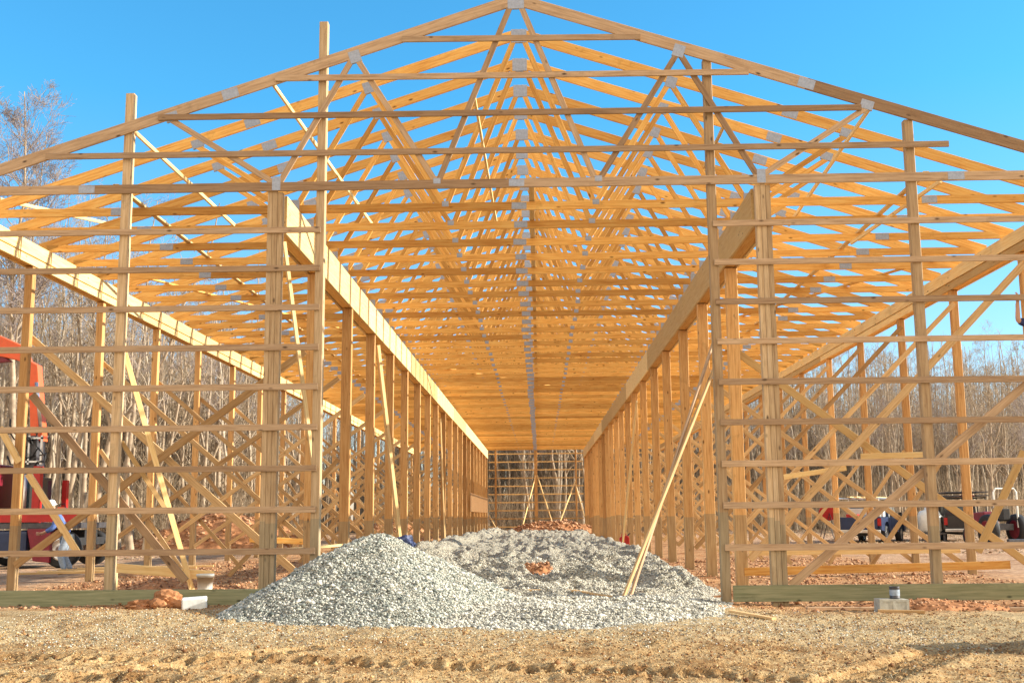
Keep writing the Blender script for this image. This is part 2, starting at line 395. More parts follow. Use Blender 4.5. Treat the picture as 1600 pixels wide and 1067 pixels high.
bed = link('gravel', grid_mesh('gravel', gx, gy, HB, M['gravel'], lambda x, y: bedmask(x, y) > -.22))
tag(bed, None, None, kind='structure')
xx = np.arange(-5.2, 1.4, .04); yy = np.arange(-3.9, 2.4, .04)
pile = empty('gravel_pile', (APX[0], APX[1], 0)); tag(pile, 'tall cone of grey crushed stone heaped in the doorway beside the left door post', 'gravel pile')
def pmask(x, y): return HP(x, y) > H(x, y)-.12
pm = grid_mesh('heap', xx, yy, HP, M['gravel'], pmask)
po = link('heap', pm, None, pile); po.location = (-APX[0], -APX[1], 0)

OCT = np.array([(1,0,0),(-1,0,0),(0,1,0),(0,-1,0),(0,0,1),(0,0,-1)], float)
OF = np.array([(0,2,4),(2,1,4),(1,3,4),(3,0,4),(2,0,5),(1,2,5),(3,1,5),(0,3,5)])
def pebbles(name, P, rad, mat, flat=.7, smooth=False):
    n = len(P); V = OCT[None]*(rad[:, None, None]*(0.65+.7*RNG.random((n, 6, 1))))
    a = RNG.random(n)*6.28; c, s = np.cos(a), np.sin(a)
    V = V+RNG.normal(0, .18, V.shape)*rad[:, None, None]
    V = np.stack([V[:, :, 0]*c[:, None]-V[:, :, 1]*s[:, None], V[:, :, 0]*s[:, None]+V[:, :, 1]*c[:, None], V[:, :, 2]*flat], 2)
    V = (V+P[:, None]).reshape(-1, 3); Q = (OF[None]+6*np.arange(n)[:, None, None]).reshape(-1, 3)
    return np_mesh(name, V, Q, mat, smooth)
n = 170000; x = RNG.uniform(-4.9, 1.2, n); y = RNG.uniform(-3.6, .9, n); z = HP(x, y)
k = (z > HB(x, y)-.01) & (z > H(x, y)-.02); x, y, z = x[k], y[k], z[k]; r = np.clip(RNG.lognormal(-4.66, .45, len(x)), .006, .05)
st = link('stones', pebbles('stones', np.stack([x, y, z+r*.3], 1), r, M['stone']), None, pile); st.location = (-APX[0], -APX[1], 0); st['kind'] = 'stuff'
n = 150000; x = RNG.uniform(-4.7, 3.6, n); y = -4.1+RNG.random(n)**1.5*13; z = HB(x, y)
k = (bedmask(x, y) > -.12+.1*RNG.random(n)) & (z > HP(x, y)-.02); x, y, z = x[k], y[k], z[k]; r = np.clip(RNG.lognormal(-4.55, .45, len(x)), .005, .045)
# strays rolled out on the soil
n2 = 4500; sx_ = RNG.uniform(-6.5, 5, n2); sy_ = RNG.normal(-3.2, 1.1, n2); kk = sy_ < .3; sx_, sy_ = sx_[kk], sy_[kk]
rr = RNG.uniform(.006, .015, len(sx_))
P = np.concatenate([np.stack([x, y, z+r*.3], 1), np.stack([sx_, sy_, H(sx_, sy_)+rr*.3], 1)])
o = link('loose_gravel', pebbles('loose_gravel', P, np.concatenate([r, rr]), M['palestone'])); tag(o, 'crushed stone chips strewn over the doorway and the bed inside', 'gravel', kind='stuff')
# clods and straw of the foreground
n = 38000; x = RNG.uniform(-6.2, 6.2, n); y = -9.8+RNG.random(n)**1.2*9.8; r = RNG.uniform(.004, .015, n)*(1+1.1*(RNG.random(n) > .98))
k = bedmask(x, y) < -.1; x, y, r = x[k], y[k], r[k]
o = link('soil_clods', pebbles('soil_clods', np.stack([x, y, H(x, y)+r*.3], 1), r, M['clod'])); tag(o, 'crumbs and clods of tan soil across the foreground', 'soil clods', kind='stuff')
n = 15000; x = RNG.uniform(-9, 9, n); y = RNG.uniform(-.8, 16, n); k = (np.abs(x) > 3.1) | (y < 0); k &= ~((x < 3.2) & (x > -4.6) & (y < .6)); x, y = x[k], y[k]
r = RNG.uniform(.008, .035, len(x))*(1+.8*(RNG.random(len(x)) > .95))
o = link('clay_clods', pebbles('clay_clods', np.stack([x, y, H(x, y)+r*.3], 1), r, M['redclod'])); tag(o, 'broken red clay lumps on the floor of both side aisles', 'clay clods', kind='stuff')
n = 16000; x = RNG.uniform(-6.2, 6.2, n); y = -9.8+RNG.random(n)*7.5; k = bedmask(x, y) < -.15; x, y = x[k], y[k]; n = len(x)
a = RNG.random(n)*6.28; L = RNG.uniform(.02, .07, n); t = .0015; zz = H(x, y)+.006
dx, dy = np.cos(a), np.sin(a); dz = RNG.uniform(-.1, .35, n)*L
V = np.stack([np.stack([x-dy*t, y+dx*t, zz], 1), np.stack([x+dy*t, y-dx*t, zz], 1), np.stack([x+dx*L+dy*t, y+dy*L-dx*t, zz+dz+.004], 1), np.stack([x+dx*L-dy*t, y+dy*L+dx*t, zz+dz+.004], 1)], 1).reshape(-1, 3)
o = link('straw', np_mesh('straw', V, np.arange(4*n).reshape(-1, 4), M['strawm'], False)); tag(o, 'dry straw bits scattered over the tan foreground soil', 'straw', kind='stuff')

# mounds of red clay
def mound(name, label, cx_, cy_, ra, rb, h, seed, cnt, mat='clay', clod='redclod', cr=.05, cat='dirt mound'):
    root = empty(name, (cx_, cy_, 0)); tag(root, label, cat)
    X_ = np.linspace(-ra*1.1, ra*1.1, 70); Y_ = np.linspace(-rb*1.1, rb*1.1, 50)
    def hf(x, y):
        r = np.hypot(x/ra, y/rb)+.18*fbm(x+cx_, y+cy_, 1.4/ra*1.6, 3, seed)
        return H(x+cx_, y+cy_)-.03+h*np.clip(1-r*r, -.05, 1)+h*.22*fbm(x, y, 3/ra, 3, seed+3)*(r < 1.05)
    link('heap', grid_mesh('heap', X_, Y_, hf, M[mat], lambda x, y: np.hypot(x/ra, y/rb) < 1.15), None, root)
    x = RNG.uniform(-ra, ra, cnt); y = RNG.uniform(-rb, rb, cnt); r = RNG.uniform(.3, 1, cnt)*cr; k = np.hypot(x/ra, y/rb) < 1.05
    x, y, r = x[k], y[k], r[k]
    c = link('clods', pebbles('clods', np.stack([x, y, hf(x, y)+r*.2], 1), r, M[clod]), None, root); c['kind'] = 'stuff'
    return root
mound('dirt_mound', 'low red clay mound inside the far end of the centre bay', 1.1, 61, 3.6, 3, .95, 5, 900, cr=.14)
mound('dirt_mound', 'small red clay patch poking through the gravel bed', .25, 5.6, .6, .8, .36, 15, 700, cr=.04)
mound('dirt_mound', 'brown clay heap behind the left sill board near the bucket', -6.2, 2.6, 1.5, 1.1, .26, 25, 900, cr=.04)
mound('dirt_mound', 'large dug clay bank beyond the left outer wall', -13.5, 33, 4.5, 2.5, 1.5, 35, 900, cr=.12)
mound('dirt_mound', 'second clay bank at the wood edge, right of the larger bank', -7.4, 44, 2.4, 2, 1.1, 45, 500, cr=.1)
mound('dirt_mound', 'flat clay heap under the right sill board', 5.8, -.15, 1.3, .5, .16, 55, 500, cr=.03)
mound('dirt_mound', 'unseen hump added beyond the right edge to cast the foreground shadow', 7.3, -4.6, 1.5, .8, 1.15, 65, 1500, 'gravel', 'stone', .03, 'gravel hump')  # out of view, added only to throw a shadow into the foreground

# ------------------------------------------------------------------ trusses
ZC, AP, SLP, T, NT = 6.29, 9.40, .3291, 1.2575, 56
HW = 9.13; TB = .038
def jit(a): return random.uniform(-a, a)
topz = lambda x: AP-abs(x)*SLP                   # upper edge of the top chord
def truss(k):
    y = k*T-(.02 if k == 0 else 0)
    t = empty('roof_truss', (jit(.025) if k else 0, y, 0)); 
    lab = ('front roof truss standing on the gable posts' if k == 0 else 'last roof truss over the far end wall' if k == NT-1
           else f'{nth(k+1)} roof truss behind the front gable')
    tag(t, lab, 'roof truss', 'roof trusses set in a row along the barn')
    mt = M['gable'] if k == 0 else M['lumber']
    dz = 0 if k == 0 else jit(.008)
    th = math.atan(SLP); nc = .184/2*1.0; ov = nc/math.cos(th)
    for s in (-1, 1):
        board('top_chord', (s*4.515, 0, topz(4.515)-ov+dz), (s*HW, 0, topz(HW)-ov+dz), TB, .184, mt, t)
        board('top_chord', (s*.012, 0, AP-ov+dz-.012*SLP), (s*4.510, 0, topz(4.510)-ov+dz), TB, .184, mt, t)
        board('bottom_chord', (s*6.72, 0, ZC+dz), (s*(HW-.12), 0, ZC+dz), TB, .14, mt, t)
        board('bottom_chord', (s*.006 if s > 0 else .003, 0, ZC+dz), (s*6.715, 0, ZC+dz), TB, .14, mt, t)
        zb = ZC+.075+dz
        for (xa, xb) in ((5.43, 3.80), (2.58, 3.70), (2.52, 1.29), (.10, 1.20)):
            za = topz(xa)-.184/math.cos(th)-.01+dz
            board('web', (s*xb+jit(.02), 0, zb), (s*xa+jit(.02), 0, za), TB-.002, .089, mt, t)
        for (x_, z_, a, b, nm) in ((3.75, ZC+.05, .13, .22, 0), (1.249, ZC+.05, .11, .09, 0), (6.72, ZC, .25, .12, 0), (2.55, topz(2.55)-.17, .18, .2, 1), (5.43, topz(5.43)-.16, .2, .15, 1), (4.512, topz(4.512)-.1, .26, .16, 1)):
            ang = -s*th if nm else 0
            p0 = Vector((s*x_-math.cos(ang)*a/2, 0, z_+dz-math.sin(ang)*a/2)); p1 = Vector((s*x_+math.cos(ang)*a/2, 0, z_+dz+math.sin(ang)*a/2))
            board('connector_plate', p0, p1, TB+.006, b, M['plate'], t)
    board('connector_plate', (-.14+jit(.02), 0, ZC+dz+jit(.006)), (.10+jit(.02), 0, ZC+dz+jit(.006)), TB+.006, .115, M['plate'], t)
    board('connector_plate', (-.13, 0, AP-.14+dz), (.13, 0, AP-.14+dz), TB+.007, .24, M['plate'], t)
for k in range(NT): truss(k)

# ------------------------------------------------------------------ columns and headers
YJ = [0.09]+[3.16+3.4617*(j-1) for j in range(1, 21)]
XI, XO = 3.77, 9.02
pg = 'columns in long rows along the barn'
def column(x, y, z0, z1, wx, wy, label, mat='post', grp=pg, plies=1):
    lean = jit(.004)
    if plies == 1:
        o = board('wooden_column', (x, y, z0), (x+lean*z1, y, z1), wx, wy, M[mat], ref=(0, 1, 0)); tag(o, label, 'wooden column', grp); return o
    root = empty('wooden_column', (x, y, z0)); tag(root, label, 'wooden column', grp); n = plies; a = wx/n
    for i in range(n):
        board('ply', (-wx/2+a*(i+.5), jit(.004), 0), (-wx/2+a*(i+.5), jit(.004), z1-z0+jit(.01)), a-.003, wy, M[mat], root, ref=(0, 1, 0))
for s, sn in ((-1, 'left'), (1, 'right')):
    for j, y in enumerate(YJ):
        zi = float(H(s*XI, y))-.15
        if j == 0:
            column(s*XI, y-.02, zi, 6.215, .235, .14, f'thick three-ply gable column under the truss, {sn} of the doorway', 'gpost', 'inner gable columns', 3)
        else:
            far = 'column of the far end wall' if j == 20 else f'{nth(j)} column behind the gable'
            column(s*XI, y, zi, 5.585, .21, .14, f'{far} in the {sn} inner row', 'post', 'inner row columns', 1)
        zo = float(H(s*XO, y))-.15
        lab = f'corner column of the front gable at the {sn} outer wall' if j == 0 else (f'far corner column of the {sn} outer wall' if j == 20 else f'{nth(j)} column behind the gable in the {sn} outer wall')
        column(s*XO, y, zo, 5.80, .15, .14, lab, 'post', 'outer wall columns')
for xa, z0, z1, lab in ((-6.12, -.15, 7.866, 'gable post left of the thick column, its top sticking above the rafter'),
                    (-3.062, -.15, 9.005, 'tall post at the left side of the doorway, rising above the roof line'),
                    (2.99, -.06, 8.256, 'tall post at the right side of the doorway, cut off below the rafter'),
                    (6.063, -.3, 7.216, 'gable post right of the thick column, cut off below the rafter')):
    o = board('gable_post', (xa, .072, z0), (xa, .072, z1), .135, .14, M['gpost'], ref=(0, 1, 0)); tag(o, lab, 'gable post', 'posts of the front gable')
YE = 69.3
for s, sn in ((-1, 'left'), (1, 'right')):
    h = empty('header_beam', (s*XI, .2, 5.59)); tag(h, f'deep header beam along the {sn} inner row of columns', 'header beam', 'long header beams')
    for nm, dx, wd, z0, z1 in (('header_board', -.125, .04, 0, .615), ('header_core', 0, .2, .02, .60), ('header_board', .125, .04, 0, .615)):
        n = 1 if nm == 'header_core' else 8
        for i in range(n):
            L = (YE-.2)/n
            board(nm, (dx, i*L+(.004 if i else 0), (z0+z1)/2), (dx, (i+1)*L, (z0+z1)/2), wd, z1-z0, M['header'] if nm == 'header_board' else M['lumber'], h)
    h = empty('header_beam', (s*XO, .2, 5.80)); tag(h, f'shallow header beam of two stacked boards along the {sn} outer wall', 'header beam', 'long header beams')
    for dx in (-.095, .095):
        for (z0, z1) in ((.17, .415), (.0, .145)):
            for i in range(8):
                L = (YE-.2)/8
                board('header_board', (dx, i*L+(.004 if i else 0), (z0+z1)/2), (dx, (i+1)*L, (z0+z1)/2), .04, z1-z0, M['header'], h)
    board('header_core', (0, 0, .21), (0, YE-.2, .21), .14, .38, M['lumber'], h)

# ------------------------------------------------------------------ girts of the front gable
G = .61; ZG = 5.6018
for s, sn in ((-1, 'left'), (1, 'right')):
    xin = 3.05 if s < 0 else 2.985
    for k in range(9):
        z = ZG-k*G
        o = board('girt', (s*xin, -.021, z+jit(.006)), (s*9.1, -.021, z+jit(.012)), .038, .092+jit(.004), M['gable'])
        tag(o, f'{"top" if k == 0 else nth(k+1)} girt below the truss in the {sn} half of the gable' if k < 8 else f'lowest girt above the sill board in the {sn} half of the gable', 'girt', 'horizontal girts nailed across the gable')
    o = board('sill_board', (s*3.08, -.022, .062), (s*9.1, -.022, .066), .038, .235, M['green'])
    tag(o, f'greenish treated sill board along the ground at the {sn} of the doorway', 'sill board', 'treated sill boards')
for k, (a, b) in enumerate(((-7.38, 6.63), (-5.63, 5.33), (-3.80, 3.62), (-1.80, 1.95))):
    z = 6.8118+k*G
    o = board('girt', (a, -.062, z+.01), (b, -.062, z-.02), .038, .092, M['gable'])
    tag(o, ['lowest and longest', 'second lowest', 'third lowest', 'topmost and shortest'][k]+' girt nailed across the front truss triangle', 'girt', 'horizontal girts nailed across the gable')

# ------------------------------------------------------------------ far end wall
ye = 69.45
for k in range(10):
    for (a, b, sn) in ((-9.1, -3.9, 'left of'), (-3.6, 3.6, 'across'), (3.9, 9.1, 'right of')):
        o = board('girt', (a, ye, ZG+.35-k*G), (b, ye, ZG+.35-k*G), .038, .09, M['pale'])
        tag(o, f'{nth(k+1)} girt from the top of the far end wall {sn} the centre bay', 'girt', 'girts of the far end wall')
for x_, lab in ((0, 'centre post of the far end wall'), (-3.05, 'slim post at the left in the far end wall'), (3.05, 'slim post at the right in the far end wall')):
    o = board('end_post', (x_, ye-.1, -.1), (x_, ye-.1, 6.2), .14 if x_ else .24, .14, M['post'], ref=(0, 1, 0)); tag(o, lab, 'end post', 'posts of the far end wall')

# ------------------------------------------------------------------ braces
bgp = 'diagonal braces across the side aisles'
def brace(p0, p1, label, mat='lumber', w=.038, h=.14, grp=bgp, name='diagonal_brace'):
    o = board(name, p0, p1, w, h, M[mat]); tag(o, label, 'diagonal brace', grp); return o
for j in range(1, 20):
    y = YJ[j]
    q = nth(j)+' column row'
    hb = .13 if j < 2 else .10
    brace((3.9, y-.09, .5+jit(.12)), (9.0, y-.09, 5.55+jit(.12)), f'right aisle brace rising outwards at the {q} behind the gable', 'brace', h=hb)
    brace((3.8, y+.09, 4.15+jit(.15)), (9.0, y+.09, .08+jit(.06)), f'right aisle brace falling outwards at the {q} behind the gable', 'header' if j == 1 else 'brace', h=hb)
    brace((-8.95, y-.09, .5+jit(.1)), (-3.9, y-.09, 4.05+jit(.12)), f'left aisle brace falling outwards at the {q} behind the gable', 'brace', h=hb)
    brace((-9.0, y+.09, 4.55+jit(.12)), (-3.9, y+.09, .2+jit(.06)), f'left aisle brace rising outwards at the {q} behind the gable', 'brace', h=hb)
for j in range(2, 20):
    y = YJ[j]
    for s, sn in ((-1, 'left'), (1, 'right')):
        brace((s*3.9, y+.02, 2.5+jit(.2)), (s*(6.1+jit(.2)), y+.02, .05), f'short kicker from the inner row in the {sn} aisle at the {nth(j)} column row', 'brace', h=.089)
        brace((s*8.93, y+.02, 2.6+jit(.2)), (s*(6.9+jit(.2)), y+.02, .05), f'short kicker from the outer row in the {sn} aisle at the {nth(j)} column row', 'brace', h=.089)
kg = 'loose kicker braces'
def pbrace(a, Ya, b, Yb, label, mat='gable', w=.038, h=.12, ref=None):
    return brace(at(*a, Ya), at(*b, Yb), label, mat, w, h, kg)
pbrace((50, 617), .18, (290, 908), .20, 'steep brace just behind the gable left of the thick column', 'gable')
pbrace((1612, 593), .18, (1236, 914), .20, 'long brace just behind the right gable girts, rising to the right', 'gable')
pbrace((44, 740), 3.0, (123, 866), 3.0, 'short sunlit kicker from the first left outer column to the ground', 'pale')
pbrace((0, 668), 3.0, (30, 722), 3.0, 'short sunlit kicker crossing the left edge of the photo', 'pale')
pbrace((194, 548), .2, (301, 925), .7, 'sunlit kicker leaning from the left gable post down beside the white bucket', 'pale', h=.08)
pbrace((190, 690), .22, (262, 800), .5, 'thin brace beside the sunlit kicker at the left gable post', 'pale', h=.07)
pbrace((444, 378), .35, (492, 745), .8, 'thin sunlit brace from the left header down behind the doorway post', 'pale', h=.06)
pbrace((1600, 705), 1.6, (1528, 862), 1.6, 'bright yellow kicker at the right edge, leaning to the left', 'header')
brace((1.50, .30, -.02), (3.52, 3.0, 4.05), 'old grey board leaning from the gravel up to the right inner row', 'brace', .04, .055, kg, 'leaning_board')
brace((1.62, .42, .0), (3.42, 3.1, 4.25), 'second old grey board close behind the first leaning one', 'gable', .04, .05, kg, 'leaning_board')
brace((-3.62, 10.2, 5.35), (-3.05, 10.7, .15), 'pale board leaning on the left inner row behind the gravel heap', 'pale', .09, .09, kg, 'leaning_board')
brace((-3.55, 27, 5.0), (-3.25, 25.5, .2), 'pale board leaning midway along the left inner row', 'pale', .04, .12, kg, 'leaning_board')
brace((3.5, 20, 4.9), (3.1, 22.5, .2), 'pale board leaning midway along the right inner row', 'pale', .04, .12, kg, 'leaning_board')
for (a, b, l) in (((0, 69, 4.3), (-1.1, 67, .2), 'pale kicker on the left of the far centre post'), ((.1, 69, 4.3), (1.35, 67, .2), 'pale kicker on the right of the far centre post'),
                  ((3.0, 69, 3.9), (1.5, 67, .2), 'pale kicker leaning on the far right end post from its left'), ((3.0, 69, 3.6), (3.5, 66, 1.2), 'short kicker on the right of the far right end post'), ((-3.5, 68, 1.3), (-2.8, 67, .1), 'short kicker at the foot of the far left end post')):
    brace(a, b, l, 'pale', .05, .1, kg)
# braces inside the roof
rg = 'braces laid through the roof trusses'
def rb(a, Ya, b, Yb, label, mat='pale'): return brace(at(*a, Ya), at(*b, Yb), label, mat, .04, .06, rg, 'roof_brace')
rb((208, 204), .06, (366, 352), 2.3, 'sunlit brace descending behind the left gable post top')
rb((0, 312), 1.5, (184, 353), 5.0, 'sunlit flat brace over the left eave just below the bottom chord')
rb((741, 150), .1, (776, 350), 3.6, 'steep sunlit brace left of the ridge inside the trusses')
rb((424, 128), .06, (582, 352), 3.2, 'sunlit brace descending inside the trusses left of the doorway post')
rb((1360, 168), .06, (1232, 352), 3.0, 'sunlit brace descending to the left inside the right trusses')
rb((1470, 283), .6, (1330, 380), 3.2, 'brace over the right aisle below the second bottom chord')
rb((1132, 195), 1.3, (1100, 262), 2.5, 'short brace beside the top of the right doorway post')
for (x0, y0, x1, y1, l) in ((-8.6, 6, -4.2, 16, 'left aisle'), (8.6, 6, 4.2, 16, 'right aisle'), (-3.3, 22, 3.3, 32, 'centre bay')):
    o = board('roof_brace', (x0, y0, 6.39), (x1, y1, 6.39), .089, .038, M['lumber']); tag(o, f'flat diagonal brace on the bottom chords over the {l}', 'diagonal brace', rg)
for i, (x_, l) in enumerate(((.21, 'right beside the ridge line plates'), (-6.3, 'over the left aisle'), (6.3, 'over the right aisle'))):
    o = board('runner', (x_, .05, 6.382), (x_, YE, 6.382), .089, .036, M['pale']); tag(o, f'long runner board on the bottom chords {l}', 'runner board', 'runner boards along the barn')
# an inner plank screen far along the left row
o = board('plywood_panel', (-3.62, 47, 2.05), (-3.62, 68, 2.05), .02, 1.05, M['ply']); tag(o, 'brown panel fixed across the farthest columns of the left inner row', 'panel')

# ------------------------------------------------------------------ lumber and small things near the ground
def plank(a, b, w_, h_, mat, label, grp='loose boards on the ground'):
    o = board('loose_board', a, b, w_, h_, M[mat]); tag(o, label, 'board', grp); return o
def onz(px, py, z): 
    d = fw*F + r2*(px-800) - u2*(py-533.5); return CAM+d*((z-hh)/d.z)
plank(at(183, 887, .9), at(334, 899, .7), .04, .14, 'pale', 'sunlit yellow board on edge between a stake and the white bucket')
plank(at(181, 880, 1.0), at(180, 925, 1.0), .05, .05, 'pale', 'short stake holding the left end of the yellow board')
plank(at(1163, 893, 3.1), at(1578, 882, 3.4), .04, .14, 'lumber', 'long board on edge across the clay of the right aisle')
plank(at(1170, 862, 6.0), at(1500, 858, 6.2), .04, .14, 'header', 'pale long board farther back across the right aisle')
plank(at(1345, 713, 3.2), at(1450, 710, 3.2), .04, .10, 'header', 'short level board nailed between braces in the right aisle')
plank(at(1225, 745, 3.3), at(1322, 731, 3.3), .04, .09, 'header', 'short tilted board nailed to the braces near the right thick column')
plank(at(390, 842, 6.4), at(480, 846, 6.6), .05, .12, 'lumber', 'board lying behind the left thick column')
plank(at(400, 862, 4.0), at(560, 849, 6.8), .10, .05, 'pale', 'flat board lying in the left aisle beside the doorway')
def hb(x, y): return max(float(HB(x, y)), float(H(x, y)))
for (x0, y0, x1, y1, l) in ((-.6, .9, .75, .55, 'thin board lying on the gravel at the middle of the doorway'), (.75, .2, 1.3, -.1, 'short board stub sticking from the gravel right of the thin board'), (2.75, -1.75, 3.2, -2.3, 'short board on the soil right of the gravel')):
    plank((x0, y0, hb(x0, y0)+.04), (x1, y1, hb(x1, y1)+.03), .09, .03, 'brace', l)
for i in range(4):
    x0 = -11.2+.3*i; y0 = 8.1+.35*i
    plank((x0, y0, .06+.02*i), (x0+3.0, y0+.3+jit(.2), .08+.02*i), .14, .04, 'pale', f'pale board lying on the yard left of the outer wall, {nth(i+1)} from the front')
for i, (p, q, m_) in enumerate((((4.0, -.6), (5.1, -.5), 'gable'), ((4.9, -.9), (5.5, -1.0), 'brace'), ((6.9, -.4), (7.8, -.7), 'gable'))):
    plank((*p, float(H(*p))+.03), (*q, float(H(*q))+.03), .09, .04, m_, ['dull board scrap just below the right sill board', 'yellow board scrap in front of the right sill board', 'dull board scrap near the right edge before the sill'][i])

def lathe(name, prof, mat, parent, n=20, smooth=True):
    V = [(r_*math.cos(t*2*math.pi/n), r_*math.sin(t*2*math.pi/n), z) for r_, z in prof for t in range(n)]
    Fc = [(i*n+t, i*n+(t+1) % n, (i+1)*n+(t+1) % n, (i+1)*n+t) for i in range(len(prof)-1) for t in range(n)]
    mb = MB(); mb.add(V, Fc); return mb.build(name, mat, parent, smooth)
p = at(320, 926, .55); b = empty('bucket', (p.x, p.y, p.z)); tag(b, 'white plastic bucket under the end of the yellow board', 'bucket')
lathe('shell', [(0, 0), (.10, 0), (.105, .02), (.125, .26), (.125, .24), (.118, .24), (.098, .03), (0, .03)], M['plastic'], b)
lathe('rim', [(.124, .255), (.134, .25), (.134, .285), (.118, .285), (.118, .27)], M['plastic'], b)
hd = MB(); hd.tube([(.13*math.cos(a), .13*math.sin(a)-.02*math.sin(a), .25-.12*math.sin(a)) for a in [i*math.pi/10 for i in range(11)]], .004, 6); hd.build('handle', M['chrome'], b)
p = at(304, 958, -.75)
mb = MB(); mb.box((-.17, -.1, 0), (.17, .1, .17)); o = mb.build('foam_block', M['foam'], bevel=.02); o.location = (p.x, p.y, float(H(p.x, p.y))-.01); o.rotation_euler = (.06, -.05, .25)
tag(o, 'white foam block lying in front of the left sill board', 'foam block')
def rock(name, loc, size, seed, mat, label, cat):
    import bmesh
    bm = bmesh.new(); bmesh.ops.create_icosphere(bm, subdivisions=4, radius=1)
    for v in bm.verts:
        c = v.co; q = float(fbm(np.array([c.x*1.3+seed]), np.array([c.y*1.3+c.z*1.7]), 1.2, 4, seed)[0]); q2 = float(fbm(np.array([c.x*4+seed]), np.array([c.y*4+c.z*5]), 1.2, 3, seed+5)[0])
        v.co = Vector((c.x*size[0], c.y*size[1], c.z*size[2]))*(1+.55*q+.16*q2)
    me = bpy.data.meshes.new(name); bm.to_mesh(me); bm.free(); o = link(name, me, mat); o.location = loc; tag(o, label, cat); return o
p = at(262, 945, -.6); rock('clay_lump', (p.x, p.y, float(H(p.x, p.y))+.06), (.26, .2, .18), 3, M['clay'], 'big reddish clay lump left of the foam block', 'clay lump')
p = at(225, 948, -.6); rock('clay_lump', (p.x, p.y, float(H(p.x, p.y))+.02), (.22, .16, .09), 9, M['clay'], 'flatter clay lump at the foot of the left sill board', 'clay lump')
p = at(617, 846, -.25)
rock('crumpled_bag', (-1.72, -.35, float(HP(-1.72, -.35))+.10), (.17, .12, .12), 12, M['bag'], 'crumpled dark blue bag resting on the back of the gravel heap', 'bag')
# concrete block with a small can on it, right
p = at(1394, 966, -.75)
root = empty('concrete_block', (p.x, p.y, float(H(p.x, p.y))-.02)); root.rotation_euler = (0, .03, .1); tag(root, 'pale concrete block on the soil in front of the right sill board', 'concrete block')
mb = MB(); mb.box((-.21, -.1, 0), (.21, .1, .04)); mb.box((-.21, -.1, .04), (-.17, .1, .17)); mb.box((-.02, -.1, .04), (.02, .1, .17)); mb.box((.17, -.1, .04), (.21, .1, .17)); mb.box((-.21, -.1, .17), (.21, .1, .20)); mb.build('web_wall', M['concrete'], root)
mb = MB(); mb.box((-.2, -.095, .041), (.2, -.07, .169)); mb.build('face_shell', M['concrete'], root)
can = empty('tin_can', (p.x+.06, p.y+.02, float(H(p.x, p.y))+.185)); tag(can, 'small dull tin can standing on the concrete block', 'can')
lathe('can_body', [(0, 0), (.07, 0), (.072, .01), (.068, .02), (.068, .15), (.072, .16), (.066, .16), (.062, .03), (0, .03)], M['steel'], can)
lathe('label_band', [(.0695, .04), (.0695, .12)], M['denim'], can)
# red jerry can by the right inner row
root = empty('fuel_can', (3.3, 24.4, .12)); tag(root, 'red fuel can at the foot of the right inner row', 'fuel can')
mb = MB(); mb.prism([(-.17, 0), (.17, 0), (.18, .05), (.18, .30), (.12, .38), (-.06, .38), (-.18, .30), (-.18, .05)], -.1, .1); mb.build('tank', M['red'], root, bevel=.02)
mb = MB(); mb.tube([(-.1, 0, .36), (-.08, 0, .44), (.06, 0, .44), (.08, 0, .37)], .015); mb.build('handle', M['red'], root)
mb = MB(); mb.tube([(.12, 0, .36), (.15, 0, .41), (.22, 0, .47)], [.03, .025, .015]); mb.build('spout', M['black'], root)

# ------------------------------------------------------------------ trees
def tubes(P, Rr, sides):
    """P (n,k,3) centre lines, Rr (n,k) radii -> verts, quads"""
    n, k, _ = P.shape
    d = np.gradient(P, axis=1); d /= np.linalg.norm(d, axis=2, keepdims=True)+1e-9
    ref = np.where(np.abs(d[:, :1, 2:3]) > .8, np.array([1., 0, 0]), np.array([0, 0, 1.]))
    a = np.cross(d, np.broadcast_to(ref, d.shape)); a /= np.linalg.norm(a, axis=2, keepdims=True)+1e-9; b = np.cross(d, a)
    t = np.arange(sides)*2*np.pi/sides
    V = P[:, :, None]+(a[:, :, None]*np.cos(t)[None, None, :, None]+b[:, :, None]*np.sin(t)[None, None, :, None])*Rr[:, :, None, None]
    i = np.arange(k-1)[:, None]*sides; s = np.arange(sides)[None]; s2 = (s+1) % sides
    q = np.stack([i+s, i+s2, i+sides+s2, i+sides+s], 2).reshape(-1, 4)
    Q = (q[None]+(np.arange(n)*k*sides)[:, None, None]).reshape(-1, 4)
    return V.reshape(-1, 3), Q
def joinvq(lst):
    V = []; Q = []; o = 0
    for v, q in lst: V.append(v); Q.append(q+o); o += len(v)
    return np.concatenate(V), np.concatenate(Q)
